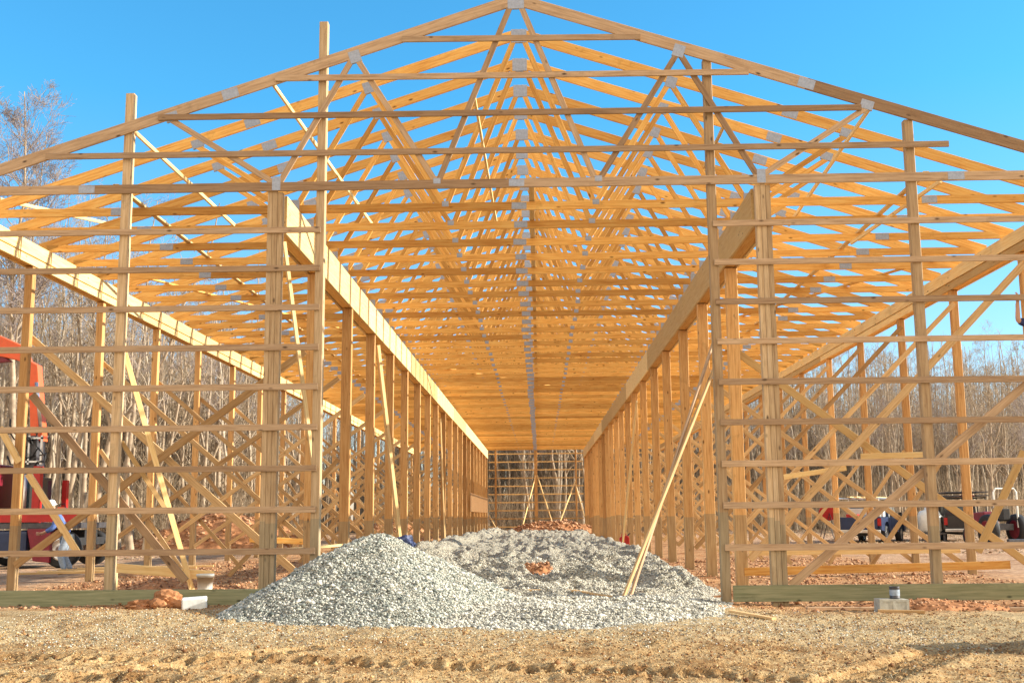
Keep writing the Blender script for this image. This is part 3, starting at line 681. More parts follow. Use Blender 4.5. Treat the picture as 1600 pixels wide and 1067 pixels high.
def sprout(rng, P, Rr, cnt, lo, hi, len_f, upb, seg, wob, rf):
    """cnt child branches from every parent line"""
    n, k, _ = P.shape; t = rng.uniform(lo, hi, (n, cnt)); f = t*(k-1); i = np.minimum(f.astype(int), k-2); u = f-i
    idx = np.arange(n)[:, None]
    B = P[idx, i]*(1-u[..., None])+P[idx, i+1]*u[..., None]; rb_ = Rr[idx, i]*(1-u)+Rr[idx, i+1]*u
    pd = P[idx, i+1]-P[idx, i]; pd /= np.linalg.norm(pd, axis=2, keepdims=True)
    pl = np.linalg.norm(P[:, -1]-P[:, 0], axis=1)[:, None]
    r = rng.normal(size=(n, cnt, 3)); r -= pd*(r*pd).sum(2, keepdims=True); r /= np.linalg.norm(r, axis=2, keepdims=True)
    dr = pd*rng.uniform(.45, 1.0, (n, cnt, 1))+r*rng.uniform(.6, 1.1, (n, cnt, 1))+np.array([0, 0, upb]); dr /= np.linalg.norm(dr, axis=2, keepdims=True)
    L = pl*len_f*(1.12-t*.75)*rng.uniform(.6, 1.25, (n, cnt))
    m_ = n*cnt; B = B.reshape(m_, 3); dr = dr.reshape(m_, 3); L = L.reshape(m_); rb_ = rb_.reshape(m_)
    s = np.linspace(0, 1, seg+1)
    C = B[:, None]+dr[:, None]*(L[:, None]*s[None])[..., None]
    C[:, :, 2] += (L[:, None]*s[None]**2)*upb*.5
    C[:, 1:] += rng.normal(0, 1, (m_, seg, 3))*(L*wob)[:, None, None]
    R_ = np.clip(rb_*rf, .004, None)[:, None]*(1-.75*s[None])
    return C, R_
def make_tree(seed, Ht, r0, fork=False, lo=.35, prim=20, slim=.24, subs=6, tw=6, upb=.25):
    rng = np.random.default_rng(seed); s = np.linspace(0, 1, 9)
    base = np.zeros((1, 9, 3)); base[0, :, 2] = s*Ht-.1; base[0, 1:, :2] += np.cumsum(rng.normal(0, Ht*.011, (8, 2)), 0)
    rr = r0*(1-.88*s**.9)[None]; rr[0, 0] *= 1.35
    lines = [(base, rr)]
    if fork:
        c, r_ = sprout(rng, base, rr, 2, .25, .45, .55, .9, 8, .012, .75); lines.append((c, r_)); P0 = np.concatenate([base, c]); R0 = np.concatenate([rr, r_])
    else: P0, R0 = base, rr
    c1, r1 = sprout(rng, P0, R0, prim if not fork else prim//2, lo, .98, slim, upb, 4, .035, .5)
    c2, r2_ = sprout(rng, c1, r1, subs, .2, .98, .5, upb*.8, 3, .05, .6)
    c3, r3 = sprout(rng, c2, r2_, tw, .1, 1., .6, upb*.5, 2, .06, .7)
    tv = joinvq([tubes(p, q, 7) for p, q in lines]+[tubes(c1, r1, 4)])
    cv = joinvq([tubes(c2, r2_, 3), tubes(c3, np.maximum(r3, .006), 3)])
    return tv, cv
PROTO = []
specs = [(11, 15, .14, False, .40, 22, .20), (12, 14, .12, False, .45, 20, .18), (13, 16, .17, True, .35, 22, .24), (14, 13, .10, False, .35, 18, .20),
         (15, 15, .13, False, .5, 18, .20), (16, 14, .15, True, .3, 22, .26), (17, 12, .09, False, .3, 18, .22), (18, 16, .15, False, .42, 24, .22)]
for i, a in enumerate(specs):
    tv, cv = make_tree(*a)
    PROTO.append((np_mesh('trunk', *tv, M['bark'] if i % 3 else M['barklight']), np_mesh('crown', *cv, M['twig'] if i % 2 else M['twigred']), a[1]))
def place_tree(x, y, proto, h, label, group, lean=.03):
    tm, cm, h0 = proto; t = empty('bare_tree', (x, y, float(H(x, y))-.05), random.uniform(0, 6.28)); s = h/h0; q = (s*random.uniform(.85, 1.2))
    t.scale = (q, q, s); t.rotation_euler = (jit(lean), jit(lean), t.rotation_euler.z)
    link('trunk', tm, None, t); link('crown', cm, None, t); tag(t, label, 'tree', group); return t
def scatter(n, p0, p1, d0, d1, ok, hf, label, group, bias=1.6):
    c = 0; tries = 0
    while c < n and tries < 20000:
        tries += 1
        pxx = random.uniform(p0, p1); d = d0+(d1-d0)*random.random()**bias; x = (pxx-847)/1762*d+.28; y = d-D
        if not ok(x, y): continue
        place_tree(x, y, random.choice(PROTO), hf(d)*random.uniform(.82, 1.12), label, group); c += 1
scatter(115, -70, 740, 46, 100, lambda x, y: x < -15.5 and y > 22 or y > 76, lambda d: 13.6 if d < 75 else 15.5, 'tall thin bare tree of the wood beyond the left outer wall', 'bare trees of the wood on the left')
scatter(60, 735, 945, 90, 122, lambda x, y: y > 74, lambda d: 15, 'bare tree seen through the far end wall', 'bare trees behind the far end')
scatter(100, 930, 1680, 78, 125, lambda x, y: (x > 20 and y > 58) or y > 76, lambda d: d*.142, 'bare tree of the wood beyond the right outer wall', 'bare trees of the wood on the right')
tv, cv = make_tree(131, 17.5, .13, False, .40, 46, .21, 11, 10, .40)
PB = (np_mesh('trunk', *tv, M['bark']), np_mesh('crown', *cv, M['twigred']), 17.5)
p = at(24, 806, 25.0); place_tree(p.x, p.y, PB, 18.3, 'lone tall tree at the left edge, its reddish crown against the sky', None, .01)
tv, cv = make_tree(102, 16, .12, True, .45, 30, .24, 8, 8, .4)
PB2 = (np_mesh('trunk', *tv, M['bark']), np_mesh('crown', *cv, M['twig']), 16)
p = at(98, 806, 34.0); place_tree(p.x, p.y, PB2, 16.4, 'second tallest tree at the left, fine twigs seen between the front rafters', None, .01)
p = at(1545, 806, 58.0); place_tree(p.x, p.y, PB2, 12.8, 'spreading bare tree rising above the wood at the right edge', None, .01)
# far-off wood: stems and twigs nobody could count
rng = np.random.default_rng(5)
def woods(n, xf, name, label, hlo, hhi, k1, k2):
    x, y = xf(n); n = len(x); h = rng.uniform(hlo, hhi, n); s = np.linspace(0, 1, 5)
    P = np.zeros((n, 5, 3)); P[:, :, 0] = x[:, None]; P[:, :, 1] = y[:, None]; P[:, :, 2] = h[:, None]*s-.1
    P[:, 1:, :2] += np.cumsum(rng.normal(0, .18, (n, 4, 2)), 1); r_ = (rng.uniform(.05, .13, n)*h/12)[:, None]*(1-.85*s)
    c1, q1 = sprout(rng, P, r_, k1, .25, 1, .2, .4, 3, .05, .45); c2, q2 = sprout(rng, c1, q1, k2, .1, 1, .6, .2, 2, .08, .6)
    v, q = joinvq([tubes(P, r_, 4), tubes(c1, np.maximum(q1, .012), 3), tubes(c2, np.maximum(q2, .009), 3)])
    o = link(name, np_mesh(name, v, q, M['bark'])); tag(o, label, 'woodland', kind='stuff')
def xf1(n):
    pxx = rng.uniform(-150, 770, n); d = 62+58*rng.random(n)**1.2; x = (pxx-847)/1762*d; y = d-D; k = (x < -17) | (y > 84); return x[k], y[k]
def xf2(n):
    pxx = rng.uniform(740, 1780, n); d = 98+55*rng.random(n); x = (pxx-847)/1762*d; y = d-D; k = (x > 24) | (y > 84); return x[k], y[k]
woods(1700, xf1, 'distant_wood', 'dense grey brown winter wood filling the view beyond the left wall', 9, 15, 12, 4)
woods(1700, xf2, 'distant_wood', 'dense winter wood closing the view behind the barn and to its right', 11, 17.5, 12, 4)
# brush at the edge of the wood
def brushf(n):
    pxx = rng.uniform(-150, 1780, n); d = np.where(pxx < 600, rng.uniform(44, 75, n), rng.uniform(88, 112, n)); x = (pxx-847)/1762*d; y = d-D
    k = ((x < -15) | (x > 22) | (y > 74)) & ~((x > -26) & (x < -9) & (y < 38)); return x[k], y[k]
x, y = brushf(6500); n = len(x); s = np.linspace(0, 1, 4); h = rng.uniform(.8, 4.4, n)
P = np.zeros((n, 4, 3)); P[:, :, 0] = x[:, None]; P[:, :, 1] = y[:, None]; P[:, :, 2] = h[:, None]*s-.05; P[:, 1:, :2] += np.cumsum(rng.normal(0, .16, (n, 3, 2)), 1)
r_ = np.full((n, 4), .014)*(1-.6*s); c1, q1 = sprout(rng, P, r_, 7, .05, 1, .5, .3, 2, .08, .7)
v, q = joinvq([tubes(P, r_, 3), tubes(c1, np.maximum(q1, .007), 3)])
o = link('brush', np_mesh('brush', v, q, M['twig'])); tag(o, 'tangled bare brush along the foot of the wood', 'brush', kind='stuff')
# dry leaves and sticks
n = 20000; pxx = rng.uniform(-100, 1700, n); d = rng.uniform(36, 105, n); x = (pxx-847)/1762*d; y = d-D; k = (np.abs(x) > 12) | (y > 71); x, y = x[k], y[k]
r = rng.uniform(.03, .09, len(x)); o = link('leaf_litter', pebbles('leaf_litter', np.stack([x, y, H(x, y)+r*.1], 1), r, M['litter'], .35)); tag(o, 'dry leaves and sticks on the ground around the barn', 'leaf litter', kind='stuff')

# ------------------------------------------------------------------ vehicles
def wheel(parent, x, y, r, wd, rimmat='chrome'):
    w_ = empty('wheel', (x, y, r)); w_.parent = parent
    def ring(prof): return [(a, b) for a, b in prof]
    def lat(name, prof, mat, n=28):
        V = [(rr_*math.cos(t*2*math.pi/n), yy_, rr_*math.sin(t*2*math.pi/n)) for rr_, yy_ in prof for t in range(n)]
        Fc = [(i*n+t, i*n+(t+1) % n, (i+1)*n+(t+1) % n, (i+1)*n+t) for i in range(len(prof)-1) for t in range(n)]
        mb = MB(); mb.add(V, Fc); return mb.build(name, mat, w_, True)
    h = wd/2
    lat('tyre', [(r*.6, -h*.85), (r*.85, -h), (r*.97, -h*.8), (r, -h*.4), (r, h*.4), (r*.97, h*.8), (r*.85, h), (r*.6, h*.85)], M['black'])
    lat('rim', [(0, -h*.5), (r*.2, -h*.6), (r*.25, -h*.45), (r*.5, -h*.5), (r*.6, -h*.86), (r*.6, h*.86), (r*.5, h*.5), (r*.2, h*.6), (0, h*.5)], M[rimmat])
    return w_
def pickup(loc, rz, body, label, rack=None, load=None):
    """nose towards local +x, 5.6 m long, 1.95 m wide"""
    t = empty('pickup_truck', loc, rz); tag(t, label, 'pickup truck'); W = .97
    mb = MB()
    mb.prism([(2.75, .55), (2.8, .8), (2.72, 1.02), (1.25, 1.14), (-.55, 1.14), (-.55, .48), (.9, .48), (1.05, .75), (1.35, .93), (1.85, .93), (2.15, .75), (2.3, .5)], -W, W)
    b = mb.build('body', M[body], t, bevel=.03)
    mb = MB(); mb.prism([(-.5, 1.1), (1.2, 1.13), (.55, 1.74), (-.42, 1.76)], -.86, .86); c = mb.build('cab', M[body], t, bevel=.05)
    for s in (-1, 1):
        mb = MB(); mb.prism([(-.38, 1.2), (.30, 1.2), (.30, 1.66), (-.36, 1.68)], s*.855, s*.868); mb.build('side_window', M['glass'], t)
        mb = MB(); mb.prism([(.38, 1.2), (1.02, 1.2), (.56, 1.65), (.38, 1.66)], s*.855, s*.868); mb.build('side_window', M['glass'], t)
        mb = MB(); mb.box((.95, s*.98, 1.16), (1.1, s*1.12, 1.36)); mb.build('mirror', M['black'], t, bevel=.02)
        mb = MB(); mb.prism([(-.58, .52), (-.58, 1.14), (-2.75, 1.16), (-2.78, .6), (-2.2, .55), (-2.05, .85), (-1.8, .95), (-1.45, .95), (-1.2, .82), (-1.05, .5)], s*W, s*(W-.09)); mb.build('bed_side', M[body], t, bevel=.012)
        mb = MB(); mb.box((-2.8, s*.80, .78), (-2.74, s*.95, 1.1)); mb.build('tail_light', M['lampred'], t, bevel=.012)
        mb = MB(); mb.box((2.72, s*.62, .78), (2.8, s*.9, .96)); mb.build('headlight', M['chrome'], t, bevel=.012)
    mb = MB(); mb.box((-2.79, -.79, .62), (-2.73, .79, 1.15)); tg = mb.build('tailgate', M[body], t, bevel=.015)
    mb = MB(); mb.box((-2.805, -.12, .98), (-2.792, .12, 1.03)); mb.build('handle', M['black'], tg)
    mb = MB(); mb.box((-2.76, -.88, .6), (-.6, .88, .66)); mb.build('bed_floor', M['black'], t)
    mb = MB(); mb.box((-2.92, -.93, .48), (-2.78, .93, .62)); bp = mb.build('bumper', M['chrome'], t, bevel=.03)
    mb = MB(); mb.box((-2.935, -.15, .5), (-2.922, .15, .6)); mb.build('number_plate', M['white'], bp)
    mb = MB(); mb.box((2.76, -.95, .45), (2.9, .95, .66)); mb.build('bumper', M['chrome'], t, bevel=.03)
    mb = MB(); mb.box((2.74, -.6, .7), (2.82, .6, .98)); mb.build('grille', M['black'], t, bevel=.01)
    mb = MB(); mb.add([(1.19, -.74, 1.17), (1.19, .74, 1.17), (.62, .7, 1.69), (.62, -.7, 1.69)], [(0, 1, 2, 3)]); o = mb.build('windscreen', M['glass'], t); o.location = (.03, 0, .03)
    mb = MB(); mb.box((-.52, -.68, 1.22), (-.475, .68, 1.64)); mb.build('rear_window', M['glass'], t)
    mb = MB(); mb.box((-2.6, -.35, .35), (2.5, .35, .55)); mb.build('chassis', M['black'], t)
    for x_ in (1.6, -1.62):
        for s in (-1, 1): wheel(t, x_, s*.84, .39, .26)
    if rack:
        mb = MB()
        for x_ in (-2.6, -.7):
            for s in (-1, 1): mb.tube([(x_, s*.9, 1.12), (x_, s*.86, 1.95)], .025)
            mb.tube([(x_, -.88, 1.95), (x_, .88, 1.95)], .025)
        for s in (-1, 1): mb.tube([(-2.7, s*.86, 1.97), (1.2, s*.86, 1.97)], .025)
        mb.build('ladder_rack', M[rack], t)
    return t
tA = pickup((15.4, 35.5, -.1), R(62), 'navy', 'dark blue pickup with a ladder rack, parked beyond the right aisle', 'chrome')
def world_on(t, p): return t.matrix_world @ Vector(p)
bpy.context.view_layer.update()
def tool_box(t, p, size, mat, name, label, cat):
    o = MB().box((-size[0]/2, -size[1]/2, 0), (size[0]/2, size[1]/2, size[2])); b = o.build(name, M[mat], None, bevel=.03)
    q = t.matrix_world @ Vector(p); b.location = q; b.rotation_euler = (0, 0, t.rotation_euler.z); tag(b, label, cat); return b
tool_box(tA, (-1.0, 0, 1.16), (.45, 1.5, .38), 'white', 'tool_chest', 'white tool chest across the bed of the dark blue pickup', 'tool chest')
tool_box(tA, (-2.2, .35, .67), (.5, .5, .62), 'red', 'crate', 'red crate in the bed of the dark blue pickup', 'crate')
tool_box(tA, (-2.2, -.35, .67), (.5, .5, .60), 'denim', 'crate', 'grey blue crate in the bed of the dark blue pickup', 'crate')
for i in range(4):
    o = board('ladder_rail' if i < 0 else 'carried_board', tA.matrix_world @ Vector((-2.9, -.55+i*.3, 2.03)), tA.matrix_world @ Vector((1.3, -.5+i*.3, 2.03)), .14, .04, M['pale']); tag(o, f'{nth(i+1)} board from the near side on the rack of the blue pickup', 'board', 'boards on the pickup rack')
tB = pickup((19.5, 36.5, -.1), R(80), 'dark', 'charcoal pickup with a high rack, right of the dark blue one', 'black')
bpy.context.view_layer.update()
for i in range(6):
    a = tB.matrix_world @ Vector((-2.7, -.75+(i % 3)*.6, 2.05+.16*(i//3))); b = tB.matrix_world @ Vector((1.2, -.75+(i % 3)*.6, 2.05+.16*(i//3)))
    o = board('carried_board', a, b, .5, .05, M['maroon' if i == 1 else 'steel']); tag(o, f'{nth(i % 3+1)} dark board in the {"lower" if i < 3 else "upper"} layer on the rack of the charcoal pickup', 'board', 'dark boards on the charcoal pickup rack')
# white tank on wheels between the pickups
t = empty('water_tank', (17.65, 34.5, -.1)); tag(t, 'white plastic tank on a small frame between the two pickups', 'tank')
lathe('tank_body', [(0, .45), (.42, .45), (.5, .55), (.5, 1.2), (.42, 1.38), (.2, 1.45), (.2, 1.55), (0, 1.55)], M['plastic'], t)
mb = MB(); mb.box((-.55, -.5, .38), (.55, .5, .45)); mb.box((-.5, -.45, 0), (-.42, -.37, .38)); mb.box((.42, -.45, 0), (.5, -.37, .38)); mb.box((-.5, .37, 0), (-.42, .45, .38)); mb.box((.42, .37, 0), (.5, .45, .38)); mb.build('frame', M['steel'], t)
# round red drum left of the blue pickup
t = empty('hose_reel', (14.15, 38.5, 0)); tag(t, 'round red hose reel on a stand left of the blue pickup', 'hose reel')
def disc(name, r0_, r1_, y0_, y1_, z, mat, par):
    mb = MB(); mb.tube([(0, y0_, z), (0, y1_, z)], r1_, 24); return mb.build(name, mat, par, False, .01)
disc('reel_side', 0, .36, -.3, -.26, 1.25, M['red'], t); disc('reel_side', 0, .36, .26, .3, 1.25, M['red'], t); disc('wound_hose', 0, .27, -.25, .25, 1.25, M['red'], t)
mb = MB(); mb.tube([(-.35, -.33, 0), (0, -.33, 1.25), (.35, -.33, 0)], .025); mb.tube([(-.35, .33, 0), (0, .33, 1.25), (.35, .33, 0)], .025); mb.build('stand', M['steel'], t)
# small tractor with a roll hoop
t = empty('tractor', (18.9, 30.3, -.1), R(100)); tag(t, 'small dark red tractor with a pale roll hoop, right of the charcoal pickup', 'tractor')
mb = MB(); mb.prism([(1.5, .6), (1.55, 1.15), (1.3, 1.3), (.3, 1.35), (.2, .7)], -.32, .32); mb.build('bonnet', M['maroon'], t, bevel=.05)
mb = MB(); mb.box((-.7, -.35, .6), (.3, .35, .85)); mb.build('chassis', M['steel'], t)
mb = MB(); mb.box((-.6, -.25, .95), (-.15, .25, 1.05)); mb.box((-.68, -.25, 1.0), (-.58, .25, 1.45)); mb.build('seat', M['black'], t, bevel=.03)
mb = MB(); mb.tube([(-.8, -.5, .7), (-.8, -.5, 2.1), (-.8, -.4, 2.25), (-.8, .4, 2.25), (-.8, .5, 2.1), (-.8, .5, .7)], .04); mb.build('roll_hoop', M['plastic'], t)
mb = MB(); mb.tube([(.2, 0, 1.2), (-.1, 0, 1.5)], .02); mb.tube([(-.1+.0*i, .19*math.cos(i*math.pi/8), 1.5+.19*math.sin(i*math.pi/8)) for i in range(17)], .015, 6); mb.build('steering_wheel', M['black'], t)
for s in (-1, 1): wheel(t, -.5, s*.62, .62, .32, 'maroon'); wheel(t, 1.25, s*.48, .36, .2, 'maroon')
# dark heap of lumber at the right edge
for i in range(5):
    a = Vector((17.7+.1*i, 26.2+.25*i, .05+.0*i)); o = board('stacked_beam', a+Vector((0, 0, .10*(i % 2))), a+Vector((3.6, .6, .1*(i % 2))), .18, .1, M['maroon' if i == 2 else ('steel' if i % 2 else 'pale')])
    tag(o, ['front pale', 'dark upper', 'dark red lower', 'dark rear', 'rear pale'][i]+' beam of the stack at the right edge', 'beam', 'beams stacked at the right edge')

# knuckle boom crane truck on the left
t = empty('crane_truck', (-13.95, 14.5, -.05)); tag(t, 'red and maroon crane truck with a raised orange boom, behind the left outer wall', 'crane truck')
mb = MB(); mb.box((-5.6, -.45, .75), (1.8, -.3, 1.0)); mb.box((-5.6, .3, .75), (1.8, .45, 1.0)); mb.box((1.6, -1.1, .6), (1.85, 1.1, .8)); mb.build('chassis', M['black'], t)
mb = MB(); mb.box((-3.2, -1.2, 1.05), (1.9, 1.2, 1.2)); mb.build('deck', M['steel'], t, bevel=.01)
mb = MB(); mb.box((-.2, -1.23, 1.22), (1.95, -1.17, 1.42)); mb.box((-3.2, -1.23, 1.32), (-.2, -1.17, 1.4)); mb.build('side_rail', M['red'], t)
mb = MB(); mb.prism([(-6.1, .5), (-6.15, 1.5), (-5.85, 2.75), (-3.5, 2.8), (-3.4, .6)], -1.15, 1.15); cb = mb.build('cab', M['maroon'], t, bevel=.06)
mb = MB(); mb.box((-5.4, -1.17, 1.7), (-4.3, -1.153, 2.5)); mb.build('window', M['glass'], cb)
mb = MB(); mb.box((-.95, -1.1, 1.25), (-.62, 1.0, 2.8)); o = mb.build('storage_locker', M['maroon'], t, bevel=.03)
mb = MB(); mb.prism([(.75, .2), (1.2, .15), (1.2, 1.05), (.55, 1.05)], -1.25, -.5); mb.build('side_locker', M['maroon'], t, bevel=.03)
mb = MB(); mb.box((-.45, -1.22, .35), (.55, -.55, 1.0)); mb.build('fuel_tank', M['navy'], t, bevel=.08)
mb = MB(); mb.box((.55, -1.05, 1.2), (.75, -.85, 2.72)); mb.box((.55, .85, 1.2), (.70, 1.0, 2.4)); mb.box((.6, -.8, 2.62), (.68, .8, 2.70)); mb.build('rear_mast', M['red'], t, bevel=.015)
mb = MB(); mb.tube([(.3, -.95, 1.2), (.3, -.95, 2.5)], .06, 10); mb.tube([(.1, -.9, 1.2), (.1, -.9, 2.6)], .045, 10); mb.build('cylinder', M['chrome'], t, True)
mb = MB(); mb.box((-.05, -.6, 1.5), (.42, .5, 2.45)); mb.build('operator_glass', M['glass'], t, bevel=.02)
mb = MB(); mb.box((-.55, -.5, 1.2), (.35, .5, 1.5)); mb.prism([(-.35, 1.5), (.35, 1.5), (.25, 3.6), (-.2, 3.6)], -.28, .28); mb.build('crane_column', M['steel'], t, bevel=.02)
mb = MB(); random.seed(3)
for i in range(16):
    a = Vector((random.uniform(-.3, .5), -.3-random.random()*.2, random.uniform(2.6, 3.7))); pts = [a]
    for q in range(4): pts.append(pts[-1]+Vector((random.uniform(-.22, .22), random.uniform(-.06, .06), random.uniform(-.25, .25))))
    mb.tube(pts, .022, 6)
mb.build('hydraulic_hoses', M['black'], t, True)
mb = MB(); mb.box((-.25, -.36, 2.85), (.45, -.3, 2.9)); mb.box((-.25, -.36, 3.5), (.45, -.3, 3.55)); mb.box((-.28, -.36, 2.8), (-.22, -.3, 3.6)); mb.box((.4, -.36, 2.8), (.45, -.3, 3.6)); mb.box((.05, -.36, 2.8), (.1, -.3, 3.6)); mb.build('valve_guard', M['chrome'], t)
mb = MB(); mb.prism([(.02, 3.5), (.38, 3.45), (.10, 5.6), (-.18, 5.75)], -.16, .16); b1 = mb.build('main_boom', M['orange'], t, bevel=.02)
mb = MB(); mb.tube([(.33, -.2, 3.7), (.12, -.2, 5.1)], .05, 10); mb.build('boom_ram', M['chrome'], b1, True)
mb = MB(); mb.prism([(-.1, 5.55), (-.35, 6.15), (-2.6, 7.15), (-5.4, 8.6), (-5.45, 8.4), (-2.4, 6.6), (-1.6, 6.0), (-.5, 5.75)], -.17, .17); mb.build('outer_boom', M['orange'], t, bevel=.02)
mb = MB(); mb.prism([(-.7, 5.72), (-1.3, 6.15), (-2.5, 6.5), (-2.6, 5.9), (-1.4, 5.65)], -.1, .1); mb.build('knuckle_plate', M['maroon'], t, bevel=.02)
for x_ in (-4.9, -.95, 1.45):
    for s in (-1, 1): wheel(t, x_, s*1.0, .5, .3)
fc = empty('jerry_can', (-12.55, 13.45, 1.15)); tag(fc, 'orange red fuel can standing on the rear deck of the crane truck', 'fuel can')
mb = MB(); mb.prism([(-.16, 0), (.16, 0), (.16, .32), (.08, .42), (-.08, .42), (-.16, .34)], -.1, .1); mb.build('can_body', M['orange'], fc, bevel=.02)
mb = MB(); mb.tube([(-.09, 0, .4), (-.07, 0, .5), (.07, 0, .5), (.09, 0, .4)], .014, 6); mb.build('handle', M['black'], fc)

# ------------------------------------------------------------------ people
def skinned(name, pts, edges, mat, parent, root=0, sub=2):
    me = bpy.data.meshes.new(name); me.from_pydata([p[0] for p in pts], edges, []); me.materials.append(mat)
    o = link(name, me, None, parent); md = o.modifiers.new('skin', 'SKIN'); md.use_smooth_shade = True
    sv = me.skin_vertices[0].data
    for i, p in enumerate(pts):
        r_ = p[1]; sv[i].radius = (r_, r_) if not isinstance(r_, tuple) else r_
        sv[i].use_root = (i == root)
    ss = o.modifiers.new('sub', 'SUBSURF'); ss.levels = sub; ss.render_levels = sub
    return o
def person(loc, rz, label, J, top, legs, hat, foot='boot', sleeves=True):
    t = empty('person', loc, rz); tag(t, label, 'person')
    P = []; E = []; ix = {}
    def v(n, p, r_, par=None):
        ix[n] = len(P); P.append((Vector(p), r_)); 
        if par: E.append((ix[par], ix[n]))
    v('pelvis', J['pelvis'], (.15, .11)); v('waist', J['waist'], (.14, .10), 'pelvis'); v('chest', J['chest'], (.16, .115), 'waist')
    v('neckb', J['neckb'], .07, 'chest'); v('neck', J['neck'], .052, 'neckb'); v('jaw', J['jaw'], (.07, .085), 'neck'); v('skull', J['skull'], (.078, .095), 'jaw'); v('crown', J['crown'], (.05, .06), 'skull')
    for s in 'lr':
        v('sh'+s, J['sh'+s], .06, 'chest'); v('el'+s, J['el'+s], .042, 'sh'+s); v('wr'+s, J['wr'+s], .027, 'el'+s)
        d = (Vector(J['ha'+s])-Vector(J['wr'+s])).normalized(); side = d.orthogonal().normalized(); pn = d.cross(side)
        palm = Vector(J['wr'+s])+d*.07; v('pa'+s, palm, (.034, .018), 'wr'+s)
        for i, (o_, L_) in enumerate(((-.03, .075), (-.01, .088), (.01, .082), (.03, .064))):
            v(f'k{s}{i}', palm+side*o_+d*.035, .009, 'pa'+s); v(f'm{s}{i}', palm+side*o_*1.1+d*(.035+L_*.55)+pn*.012, .0085, f'k{s}{i}'); v(f'f{s}{i}', palm+side*o_*1.1+d*(.035+L_*.85)+pn*.035, .007, f'm{s}{i}')
        tb = Vector(J['wr'+s])+d*.03; v('t'+s, tb-side*.035, .011, 'wr'+s); v('u'+s, tb-side*.055+d*.035+pn*.01, .009, 't'+s)
        v('hi'+s, J['hi'+s], .09, 'pelvis'); v('kn'+s, J['kn'+s], .058, 'hi'+s); v('an'+s, J['an'+s], .04, 'kn'+s); v('to'+s, J['to'+s], (.045, .03), 'an'+s)
    skinned('body', P, E, M['skin'], t)
    g_ = lambda n, r_: (Vector(J[n]), r_)
    shp = [g_('chest', (.19, .14)), g_('waist', (.17, .13)), g_('pelvis', (.17, .13)), g_('neckb', .085)]; se = [(0, 1), (1, 2), (0, 3)]
    for s in 'lr':
        n0 = len(shp); shp += [g_('sh'+s, .08), g_('el'+s, .06)]; se += [(0, n0), (n0, n0+1)]
        if sleeves: shp.append((Vector(J['el'+s]).lerp(Vector(J['wr'+s]), .85), .042)); se.append((n0+1, n0+2))
    skinned('shirt', shp, se, M[top], t)
    lp = [g_('pelvis', (.165, .125))]; le = []
    for s in 'lr':
        n0 = len(lp); lp += [g_('hi'+s, .115), g_('kn'+s, .083), (Vector(J['kn'+s]).lerp(Vector(J['an'+s]), .92), .066)]; le += [(0, n0), (n0, n0+1), (n0+1, n0+2)]
    skinned('trousers', lp, le, M[legs], t)
    for s in 'lr': skinned('boot', [(Vector(J['kn'+s]).lerp(Vector(J['an'+s]), .8), .058), g_('an'+s, .058), g_('to'+s, (.055, .04))], [(0, 1), (1, 2)], M[foot], t)
    # head details, set on the face side
    hd = Vector(J['skull']); fa = Vector(J['face']).normalized(); upv = (Vector(J['crown'])-Vector(J['jaw'])).normalized(); sd_ = fa.cross(upv).normalized()
    mb = MB(); c = hd-upv*.045+fa*.088; mb.tube([c+upv*.03, c+fa*.022-upv*.005, c-upv*.01], [.008, .014, .008], 6); mb.build('nose', M['skin'], t, True)
    for q in (-1, 1):
        mb = MB(); e = hd-upv*.01+fa*.088+sd_*q*.032; mb.tube([e-sd_*.01, e+sd_*.01], .007, 6); mb.build('eye', M['black'], t, True)
        mb = MB(); e = hd-upv*.03+sd_*q*.082; mb.tube([e-upv*.025, e+upv*.025], [.01, .014], 6); mb.build('ear', M['skin'], t, True)
    mb = MB(); c = hd-upv*.085+fa*.084; mb.tube([c-sd_*.022, c+sd_*.022], .006, 6); mb.build('mouth', M['lampred'], t, True)
    mh = Matrix((sd_, fa, upv)).transposed().to_4x4(); mh.translation = hd+upv*.02
    if hat:
        n = 20; prof = [(0, .125), (.05, .118), (.09, .09), (.108, .045), (.112, 0)]
        hroot = lathe('hard_hat', prof, M['white'], t, n); hroot.matrix_local = mh
        br = lathe('brim', [(.105, .004), (.135, -.006), (.135, -.012), (.105, -.004)], M['white'], hroot, n)
    else:
        hr = lathe('hair', [(0, .10), (.05, .092), (.08, .06), (.092, .02), (.09, -.03), (.07, -.06)], M['hair'], t, 20); hr.matrix_local = mh @ Matrix.Translation((0, -.02, -.01))
    return t
# stooping worker beside the crane truck; local +x is the way he faces
Jw = dict(pelvis=(-.10, 0, .92), waist=(.0, 0, 1.06), chest=(.12, 0, 1.26), neckb=(.20, 0, 1.42), neck=(.235, 0, 1.475), jaw=(.285, 0, 1.53), skull=(.30, 0, 1.61), crown=(.30, 0, 1.68), face=(.92, 0, -.35),
          shl=(.15, .19, 1.37), shr=(.15, -.19, 1.37), ell=(.24, .25, 1.1), elr=(.22, -.25, 1.08), wrl=(.44, .17, 1.0), wrr=(.42, -.17, .98), hal=(.52, .14, .98), har=(.50, -.14, .96),
          hil=(-.08, .1, .86), hir=(-.08, -.1, .86), knl=(.06, .13, .48), knr=(-.02, -.12, .47), anl=(-.06, .14, .09), anr=(-.22, -.13, .09), tol=(.11, .15, .045), tor=(-.05, -.14, .045))
person((-10.9, 9.7, -.06), R(205), 'worker in a white hard hat, blue shirt and pale jeans, stooping beside the crane truck', Jw, 'shirt', 'denim', True)
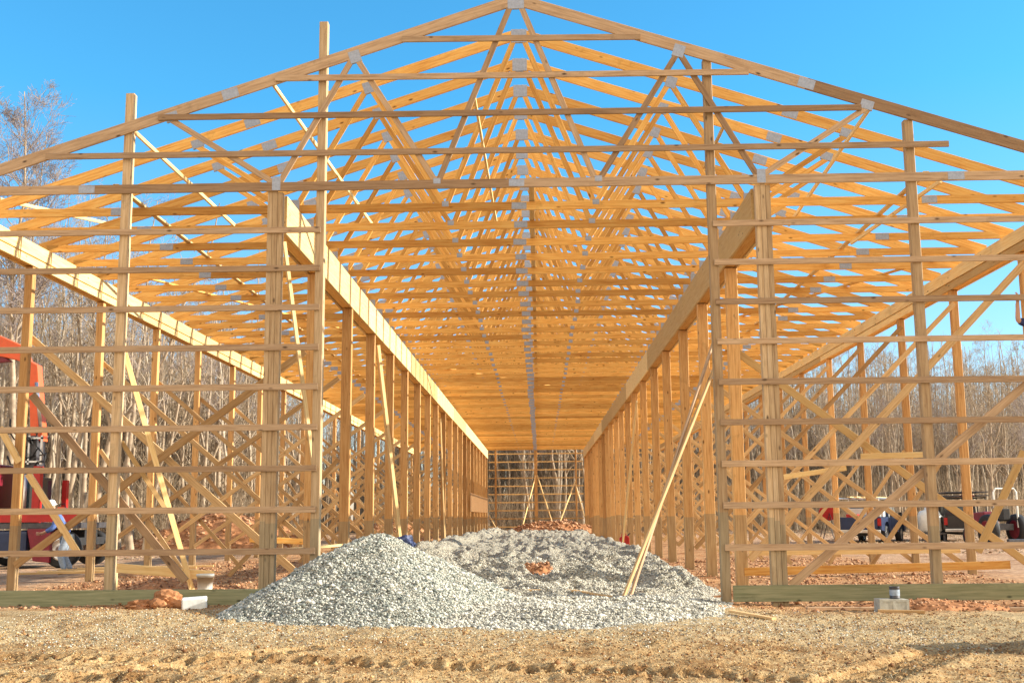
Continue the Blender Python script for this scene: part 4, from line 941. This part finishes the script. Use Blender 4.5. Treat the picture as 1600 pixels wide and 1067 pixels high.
# worker standing on a girt at the right edge, only an arm reaches into the picture
Jc = dict(pelvis=(0, 0, .93), waist=(0, -.02, 1.08), chest=(0, -.03, 1.30), neckb=(0, -.01, 1.46), neck=(0, 0, 1.52), jaw=(0, -.03, 1.58), skull=(0, -.03, 1.66), crown=(0, -.02, 1.73), face=(0, -1, -.1),
          shl=(.19, -.02, 1.41), shr=(-.19, -.02, 1.41), ell=(.30, -.1, 1.14), elr=(-.44, -.10, 1.45), wrl=(.20, -.33, 1.05), wrr=(-.45, -.16, 1.70), hal=(.18, -.4, 1.1), har=(-.44, -.17, 1.8),
          hil=(.1, 0, .87), hir=(-.1, 0, .87), knl=(.13, -.1, .48), knr=(-.12, -.1, .48), anl=(.13, 0, .09), anr=(-.13, 0, .09), tol=(.14, -.17, .045), tor=(-.14, -.17, .045))
person((7.98, .2, 2.6), 0, 'worker standing on the gable girts at the right edge, forearm reaching past the column', Jc, 'navycloth', 'denim', False, sleeves=False)
